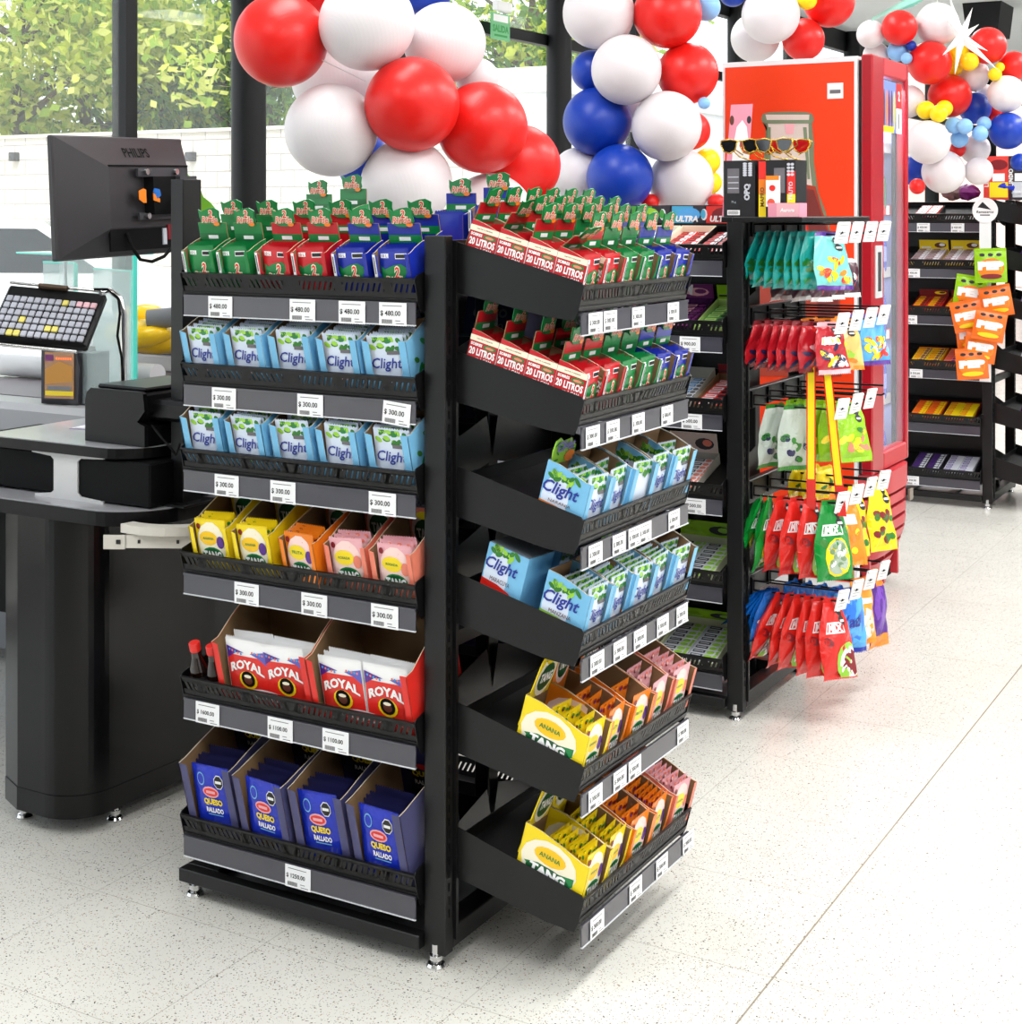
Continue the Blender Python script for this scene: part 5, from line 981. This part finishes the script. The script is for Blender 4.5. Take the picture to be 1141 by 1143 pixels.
cluster([('white', 972, 38, 16, 2), ('white', 978, 62, 15, 2), ('red', 1004, 31, 20, 0), ('white', 1046.6, 27, 24.5, .6), ('light blue', 1002, 57, 12, 0), ('light blue', 1012, 65, 6.5, -.5), ('blue', 1017, 51, 6, 1), ('red', 1038.5, 70, 24.7, 0), ('yellow', 1068.7, 60, 13, 1), ('yellow', 1082, 69, 10.5, .6), ('yellow', 1066, 76, 9, 1.4), ('white', 1087, 84, 18, 2.4), ('red', 1060, 107, 24.5, 1), ('red', 1103, 51, 21, 1), ('red', 1131, 74, 17, 2.2), ('yellow', 1111, 83, 7.5, -.4), ('yellow', 1116, 75, 5.5, 0), ('white', 1123, 105, 21, .6), ('blue', 1089, 121, 18, 2.5), ('white', 1014, 113, 19, 2), ('yellow', 1033.5, 123, 10.5, -.8), ('yellow', 1047.6, 127, 10, -1), ('yellow', 1054.5, 121, 9.5, -.4), ('light blue', 1065, 140, 9.5, -.5), ('light blue', 1077, 141, 9, -.8), ('light blue', 1071, 155, 10, -.4), ('light blue', 1099, 138, 8, -.6), ('light blue', 1094, 149, 9, -.8), ('blue', 1125, 146, 21, .6), ('white', 1036.5, 159, 25, 0), ('white', 1053.6, 192, 24.5, .6), ('blue', 1019, 190, 17, 1.4), ('white', 1089, 166, 17, 2.6), ('white', 1093, 191, 16, 2), ('red', 1069, 167, 9, 2.5), ('red', 1024, 208, 9, 2.8), ('red', 1112, 128, 12, 3), ('blue', 1138, 181, 10, 2), ('white', 1101, 104, 10, 3.4)], 7.1, 'the right-hand garland', None)
p = atd(1073, 42, 7.0); mb = MB()
for (qx, qy) in ((1114, 78), (1103, 57), (1093, 27), (1086, 8), (1060, -4), (1056, 20), (1066, 84), (1052, 62)):
    d = atd(qx, qy, 6.95)-p; L_ = d.length; d.normalize(); s = d.cross(FW).normalized(); mb.add([s*.022, FW*-.03, s*-.022, FW*.03, d*L_], [(0, 1, 4), (1, 2, 4), (2, 3, 4), (3, 0, 4)], WHT)
tag(mb.build('starburst_ornament', None, Matrix.Translation(p)), 'white spiky starburst ornament among the right-hand balloons', 'ornament')
p = atd(1010, 10, 7.2); mb = MB()
for k in range(7):
    a = atd(972+k*3, 24-k*1.5, 7.15+.02*k)-p; b = atd(1045-k*4, -8+k*2.5, 7.15+.02*k)-p; mb.add([a, a+Vector((.01, 0, .02)), b+Vector((0, 0, .05)), b], [(0, 1, 2, 3)], MINT)
tag(mb.build('mint_streamer', None, Matrix.Translation(p)), 'mint green foil streamer above the right-hand balloons', 'streamer')
# ------------------------------------------------------------------ building: floor, walls, windows, ceiling
def floor_mat():
    m = bpy.data.materials.new('terrazzo_floor'); m.use_nodes = True; nt = m.node_tree; b = nt.nodes['Principled BSDF']; N = nt.nodes.new; Lk = nt.links.new
    tc = N('ShaderNodeTexCoord'); sep = N('ShaderNodeSeparateXYZ'); Lk(tc.outputs['Object'], sep.inputs[0])
    def math_(op, a, b_=None, c=None):
        n = N('ShaderNodeMath'); n.operation = op
        for i, v in enumerate((a, b_, c)):
            if v is None: continue
            if isinstance(v, (int, float)): n.inputs[i].default_value = v
            else: Lk(v, n.inputs[i])
        return n.outputs[0]
    def mixc(f, a, b_):
        n = N('ShaderNodeMix'); n.data_type = 'RGBA'
        for i, v in ((6, a), (7, b_)):
            if isinstance(v, tuple): n.inputs[i].default_value = v
            else: Lk(v, n.inputs[i])
        Lk(f, n.inputs[0]) if not isinstance(f, float) else None
        return n.outputs[2]
    col = lin((214, 213, 206))
    def specks(scale, thr, c, base, seed):
        v = N('ShaderNodeTexVoronoi'); v.inputs['Scale'].default_value = scale; v.inputs['Randomness'].default_value = 1
        mp = N('ShaderNodeMapping'); mp.inputs['Location'].default_value = (seed, seed*2, 0); Lk(tc.outputs['Object'], mp.inputs[0])
        nz = N('ShaderNodeTexNoise'); nz.inputs['Scale'].default_value = scale*1.5; Lk(mp.outputs[0], nz.inputs['Vector'])
        ad = N('ShaderNodeVectorMath'); ad.operation = 'MULTIPLY_ADD'; Lk(nz.outputs['Color'], ad.inputs[0]); ad.inputs[1].default_value = (.9/scale,)*3; Lk(mp.outputs[0], ad.inputs[2]); Lk(ad.outputs[0], v.inputs['Vector'])
        sp = N('ShaderNodeSeparateColor'); Lk(v.outputs['Color'], sp.inputs[0])
        size = math_('MULTIPLY', sp.outputs[0], thr); f = math_('LESS_THAN', v.outputs['Distance'], size); pick = math_('GREATER_THAN', sp.outputs[1], .45); f = math_('MULTIPLY', f, pick)
        return mixc(f, base, c)
    c = mixc(None if False else specks_n(nt, tc, Lk), lin((222, 221, 213)), lin((206, 204, 196)))
    c = specks(150, .34, lin((132, 128, 118)), c, 3.1); c = specks(105, .22, lin((58, 56, 54)), c, 7.7); c = specks(190, .34, lin((172, 152, 124)), c, 5.2); c = specks(260, .34, lin((110, 108, 104)), c, 9.2)
    # tile joints
    fx = math_('ABSOLUTE', math_('SUBTRACT', math_('FRACT', math_('ADD', math_('DIVIDE', math_('ADD', sep.outputs[0], 1.035), .475), .5)), .5)); fx = math_('MULTIPLY', fx, .475)
    fy = math_('ABSOLUTE', math_('SUBTRACT', math_('FRACT', math_('ADD', math_('DIVIDE', math_('SUBTRACT', sep.outputs[1], 3.203), .385), .5)), .5)); fy = math_('MULTIPLY', fy, .385)
    j = math_('LESS_THAN', math_('MINIMUM', fx, fy), .0012); nz = N('ShaderNodeTexNoise'); nz.inputs['Scale'].default_value = 2.3; Lk(tc.outputs['Object'], nz.inputs['Vector'])
    j = math_('MULTIPLY', j, math_('MULTIPLY', nz.outputs['Fac'], .75)); c = mixc(j, c, lin((120, 112, 96)))
    jd = math_('LESS_THAN', math_('ABSOLUTE', math_('ADD', sep.outputs[0], 1.035)), .0022); jd = math_('MULTIPLY', jd, .6); c = mixc(jd, c, lin((112, 98, 74)))
    Lk(c, b.inputs['Base Color']); b.inputs['Roughness'].default_value = .2; b.inputs['Specular IOR Level'].default_value = .5
    n3 = N('ShaderNodeTexNoise'); n3.inputs['Scale'].default_value = 5; Lk(tc.outputs['Object'], n3.inputs['Vector']); Lk(math_('ADD', math_('MULTIPLY', n3.outputs['Fac'], .16), .14), b.inputs['Roughness'])
    return m
def specks_n(nt, tc, Lk):
    n = nt.nodes.new('ShaderNodeTexNoise'); n.inputs['Scale'].default_value = 3; n.inputs['Detail'].default_value = 6; Lk(tc.outputs['Object'], n.inputs['Vector']); return n.outputs['Fac']
mb = MB(); mb.box(-4.75, 5.1, -4.1, 24.1, -.1, 0, floor_mat()); struct(mb, 'floor')
WALL = mat('white_wall', (228, 228, 230), .7, var=.02); CEIL = mat('ceiling_white', (224, 225, 227), .8)
mb = MB(); mb.box(5.0, 5.1, -4.1, 24.1, 0, 3.4, WALL); struct(mb, 'wall_right')
mb = MB(); mb.box(-4.8, 5.1, -4.1, -4.0, 0, 3.4, mat('store_back_wall', (60, 60, 64), .7)); struct(mb, 'wall_front')
mb = MB(); mb.box(-4.8, 5.1, 24.0, 24.1, 0, 3.4, WALL); struct(mb, 'wall_back')
mb = MB(); mb.box(-4.8, 5.1, -4.1, 24.1, 3.3, 3.42, CEIL); struct(mb, 'ceiling')
FR = mat('black_window_frame', (14, 15, 17), .5, spec=.3)
mb = MB(); mb.box(-4.74, -4.66, -4, 24, 3.1, 3.3, FR); mb.box(-4.73, -4.67, -4, 24, 2.57, 2.64, FR); mb.box(-4.74, -4.66, -4, 24, 0, .09, FR); struct(mb, 'trim_1')
colys = [5.536-3.06*1-0*1, 5.536, 8.624, 11.74, 14.85, 17.95, 21.0]
for i, y in enumerate(colys):
    mb = MB(); mb.lathe([(.082, 0), (.082, 3.3)], FR, (-4.62, y, 0), 20); o = struct(mb, 'trim_%d' % (i+2))
for i, y in enumerate((4.81, 6.9, 9.9, 13.2, 16.4)):
    mb = MB(); mb.box(-4.74, -4.66, y-.035, y+.035, 0, 3.3, FR); struct(mb, 'trim_%d' % (i+10))
GW = mat('window_glass', (235, 245, 243), .0, alpha=.1, spec=.6)
prev = -4.0
for i, y in enumerate([2.5, 5.5, 8.6, 11.7, 14.8, 17.9, 24]):
    mb = MB(); mb.box(-4.705, -4.699, prev, y, .05, 3.2, GW); o = struct(mb, 'window_%d' % (i+1)); prev = y
# exit sign on the transom
p = atx(558, 30, -4.6); t = thing('exit_sign', 'green and white SALIDA exit sign fixed to the window frame', 'sign', TM((p.x, p.y, p.z), R(90))); mb = MB(); mb.box(-.11, .11, -.006, .0, -.08, .08, mat('exit_green', (110, 190, 130), .4)); A = Art(mb, lambda u, v, l: (u-.11, -.006-EPS*2*l, v-.08), .22, .16); A.rect(.1, .68, .9, .95, WHT, 1); A.text('SALIDA', .5, .42, .86, C('exit_ink', (20, 150, 60)), 1, .04); A.rect(.15, .12, .85, .2, C('exit_ink', (20, 150, 60)), 1); mb.build('sign_panel', t)
mb = MB(); mb.bbox(-.09, .09, -.04, -.0, .09, .15, WHT, .005); mb.build('emergency_lamp', t)
# ceiling lamps
for i, (x, y) in enumerate(LAMPS):
    mb = MB(); mb.box(x-.3, x+.3, y-.68, y+.68, 3.22, 3.3, WHT); tag(mb.build('ceiling_lamp'), 'white rectangular ceiling lamp, %s along the %s row' % (ORDN[[a for a in LAMPS if a[0] == x].index((x, y))], 'aisle' if x == -.3 else ('window' if x < 0 else 'right')), 'ceiling lamp', 'ceiling lamps')
# far dark duct
p = atd(1092, 10, 13); t = tag((lambda m: (m.prism([(-.2, .6), (.26, .6), (.16, -.22), (-.1, -.22)], 0, .5, FR, 'y'), m.build('ceiling_duct', None, Matrix.Translation(p)))[1])(MB()), 'dark tapering duct hanging below the far ceiling', 'duct')
# ------------------------------------------------------------------ outside
mb = MB(); mb.box(-60, -4.8, -20, 60, -.12, -.02, mat('pale_pavement', (206, 202, 192), .8, var=.06)); struct(mb, 'pavement')
def block_mat():
    m = bpy.data.materials.new('white_block_wall'); m.use_nodes = True; nt = m.node_tree; b = nt.nodes['Principled BSDF']; tc = nt.nodes.new('ShaderNodeTexCoord'); mp = nt.nodes.new('ShaderNodeMapping'); mp.inputs['Rotation'].default_value = (PI/2, 0, 0)
    br = nt.nodes.new('ShaderNodeTexBrick'); br.inputs['Scale'].default_value = 1; br.inputs['Brick Width'].default_value = .4; br.inputs['Row Height'].default_value = .2; br.inputs['Mortar Size'].default_value = .009
    br.inputs['Color1'].default_value = lin((214, 210, 202)); br.inputs['Color2'].default_value = lin((196, 190, 180)); br.inputs['Mortar'].default_value = lin((150, 146, 140))
    nt.links.new(tc.outputs['Object'], mp.inputs[0]); nt.links.new(mp.outputs[0], br.inputs[0]); nt.links.new(br.outputs[0], b.inputs['Base Color']); b.inputs['Roughness'].default_value = .85; return m
mb = MB(); mb.box(-34, -8.6, 14.5, 14.7, 0, 2.5, block_mat()); tag(mb.build('block_wall'), kind='structure')
mb = MB(); mb.box(-34, -8.6, 14.46, 14.74, 2.5, 2.54, mat('wall_cap', (214, 210, 202), .8)); tag(mb.build('wall_coping'), kind='structure')
for i, px in enumerate((18, 215)):
    p = aty(px, 175, 14.49); mb = MB(); mb.bbox(p.x-.06, p.x+.06, 14.4, 14.5, p.z-.06, p.z+.06, DGREY, .01); tag(mb.build('wall_lamp'), ['small dark box lamp on the block wall at far left', 'small dark box lamp on the block wall right of the monitor'][i], 'wall lamp')
WB = mat('white_building', (238, 238, 238), .8); mb = MB(); mb.box(-9.6, -8.4, 15.5, 30, 0, 3.2, WB); mb.box(-9.6, -8.35, 15.45, 30, 2.9, 3.1, mat('pale_fascia', (224, 224, 224), .7))
for y in (17, 19.5, 22): mb.box(-8.39, -8.36, y, y+.9, .1, 2.3, MGREY)
tag(mb.build('neighbour_building'), 'white flat-roofed building beyond the windows', 'building')
mb = MB(); m_ = mat('pink_brick_gable', (224, 196, 186), .85); mb.box(-12, -5.6, 31, 31.4, 0, 4.2, m_); tag(mb.build('brick_building'), 'pale pink brick building far beyond the second column', 'building')
LEAF = [mat('leaf_%d' % i, c, .55, spec=.3) for i, c in enumerate(((206, 214, 84), (150, 178, 64), (96, 134, 62), (226, 228, 130)))]
for m in LEAF:
    nt = m.node_tree; b = nt.nodes['Principled BSDF']; tr = nt.nodes.new('ShaderNodeBsdfTranslucent'); tr.inputs[0].default_value = b.inputs['Base Color'].default_value; mx = nt.nodes.new('ShaderNodeMixShader'); mx.inputs[0].default_value = .45
    nt.links.new(b.outputs[0], mx.inputs[1]); nt.links.new(tr.outputs[0], mx.inputs[2]); nt.links.new(mx.outputs[0], nt.nodes['Material Output'].inputs[0])
BARK = mat('bark', (88, 74, 62), .9)
def tree(loc, h, rad, n, lab, pal, seed, zc=.62, leaf=.2):
    rg = random.Random(seed); t = thing('tree', lab, 'tree', TM(loc), 'trees behind the block wall'); mb = MB(); mb.tube([(0, 0, 0), (.1, .05, h*.3), (-.05, 0, h*.55), (.05, .1, h*.8)], [.16, .13, .09, .04], BARK, 8)
    tips = []
    for k in range(14):
        a = rg.uniform(0, 2*PI); z = h*rg.uniform(.25, .7); e = Vector((math.cos(a)*rad*rg.uniform(.4, .9), math.sin(a)*rad*rg.uniform(.4, .9), z+h*rg.uniform(.05, .25))); mb.tube([(0, 0, z), e*.5+Vector((0, 0, z*.5)), e], [.05, .035, .012], BARK, 5); tips.append(e)
    mb.build('trunk', t); mb = MB()
    cl = [(Vector((rg.gauss(0, .5)*rad, rg.gauss(0, .5)*rad, h*zc+rg.gauss(0, .19)*h)), rg.uniform(.35, .85)) for _ in range(38)]+[(e, .6) for e in tips]
    V = []; F = []; Mx = []; mats = [LEAF[i] for i in pal]
    buckets = [([], []) for _ in mats]
    for i in range(n):
        c, s = rg.choice(cl); p = c+Vector((rg.gauss(0, 1), rg.gauss(0, 1), rg.gauss(0, .8)))*s*.55; a = Vector((rg.gauss(0, 1), rg.gauss(0, 1), rg.gauss(0, 1))).normalized(); b = a.cross(Vector((rg.random(), rg.random(), rg.random()+.1))).normalized(); L_ = leaf*rg.uniform(.6, 1.3)
        vs, fs = buckets[rg.randrange(len(mats))]; k = len(vs); vs += [p-a*L_*.5, p+b*L_*.3, p+a*L_*.5, p-b*L_*.3]; fs.append((k, k+1, k+2, k+3))
    for (vs, fs), m in zip(buckets, mats): mb.add(vs, fs, m)
    mb.build('foliage', t)
for i, (px, d, h, rad, pal, zc, lab) in enumerate(((20, 23, 6.2, 2.6, (0, 1, 3), .62, 'yellow-green tree at far left behind the block wall'), (95, 25, 6.4, 2.5, (0, 3, 1), .6, 'bright leafy tree left of the window mullion'), (185, 26, 5.8, 2.0, (1, 2, 0), .62, 'mid green tree between mullion and column'), (300, 25, 6.0, 1.6, (2, 1, 2), .55, 'dark green tree right of the first column'), (240, 30, 7.5, 2.4, (1, 2, 2), .6, 'darker tree far behind the others'), (590, 24, 6.5, 1.9, (0, 1, 2), .62, 'leafy tree seen left of the second column'))):
    p = atd(px, HY, d); tree((p.x, p.y, 0), h, rad, 8500 if rad > 2 else 5200, lab, pal, i+3, zc)
# car outside, left
p = atd(6, 330, 13); t = thing('parked_car', 'white parked car with dark windows outside the glass', 'car', TM((p.x, p.y, 0), R(35))); mb = MB(); CW = mat('car_white', (240, 240, 242), .2, coat=1)
S = [(-2.1, .35), (2.1, .35), (2.15, .75), (1.9, .92), (1.1, 1.0), (.5, 1.42), (-.9, 1.45), (-1.6, 1.05), (-2.1, .95)]; mb.prism(S, -.85, .85, CW, 'y'); mb.build('body', t)
mb = MB(); 
for y in (-.86, .853): mb.prism([(-1.4, 1.02), (.98, 1.0), (.45, 1.36), (-.85, 1.38)], y, y+.008, mat('car_window', (40, 44, 52), .08), 'y')
mb.build('side_window', t)
for x in (-1.3, 1.3):
    for y in (-.85, .65): mb = MB(); mb.tube([(x, y, .33), (x, y+.2, .33)], .33, BLACKM, 20); mb.tube([(x, y-.005, .33), (x, y+.0, .33)], .2, STEEL, 16); mb.build('wheel', t)
# plant peeping right of the pole
p = atd(222, 205, 5.6); t = thing('potted_plant', 'bright green broad leaf plant right of the monitor pole', 'plant', TM((p.x, p.y, 0))); mb = MB(); mb.tube([(.25, .05, .45), (.2, 0, .9), (.12, 0, 1.35), (0, 0, p.z-.02)], .006, LEAF[1], 6); mb.build('stem', t)
for k, (dx, dz, an) in enumerate(((-.02, .0, 150), (.09, -.10, 200), (.2, -.3, 30), (.2, -.35, 160))):
    mb = MB(); n = 8; L_ = .2; vs = []
    for q in range(n+1): s = q/n; wv = .045*math.sin(PI*s)**.7; x = L_*s; z = .05*math.sin(PI*s); vs += [(x, -wv, z), (x, 0, z-.008), (x, wv, z)]
    mb.T = TM((dx+.0, 0, p.z+dz), R(an+30), R(50)); mb.add(vs, [(3*q+c, 3*q+3+c, 3*q+4+c, 3*q+1+c) for q in range(n) for c in (0, 1)], mat('fresh_leaf', (120, 196, 60), .4), True); mb.T = None; mb.build('leaf', t)
mb = MB(); mb.lathe([(0, 0), (.12, 0), (.16, .45), (.15, .46), (.14, .43), (0, .43)], mat('grey_pot', (150, 150, 150), .6), (.25, .05, 0)); mb.build('pot', t)
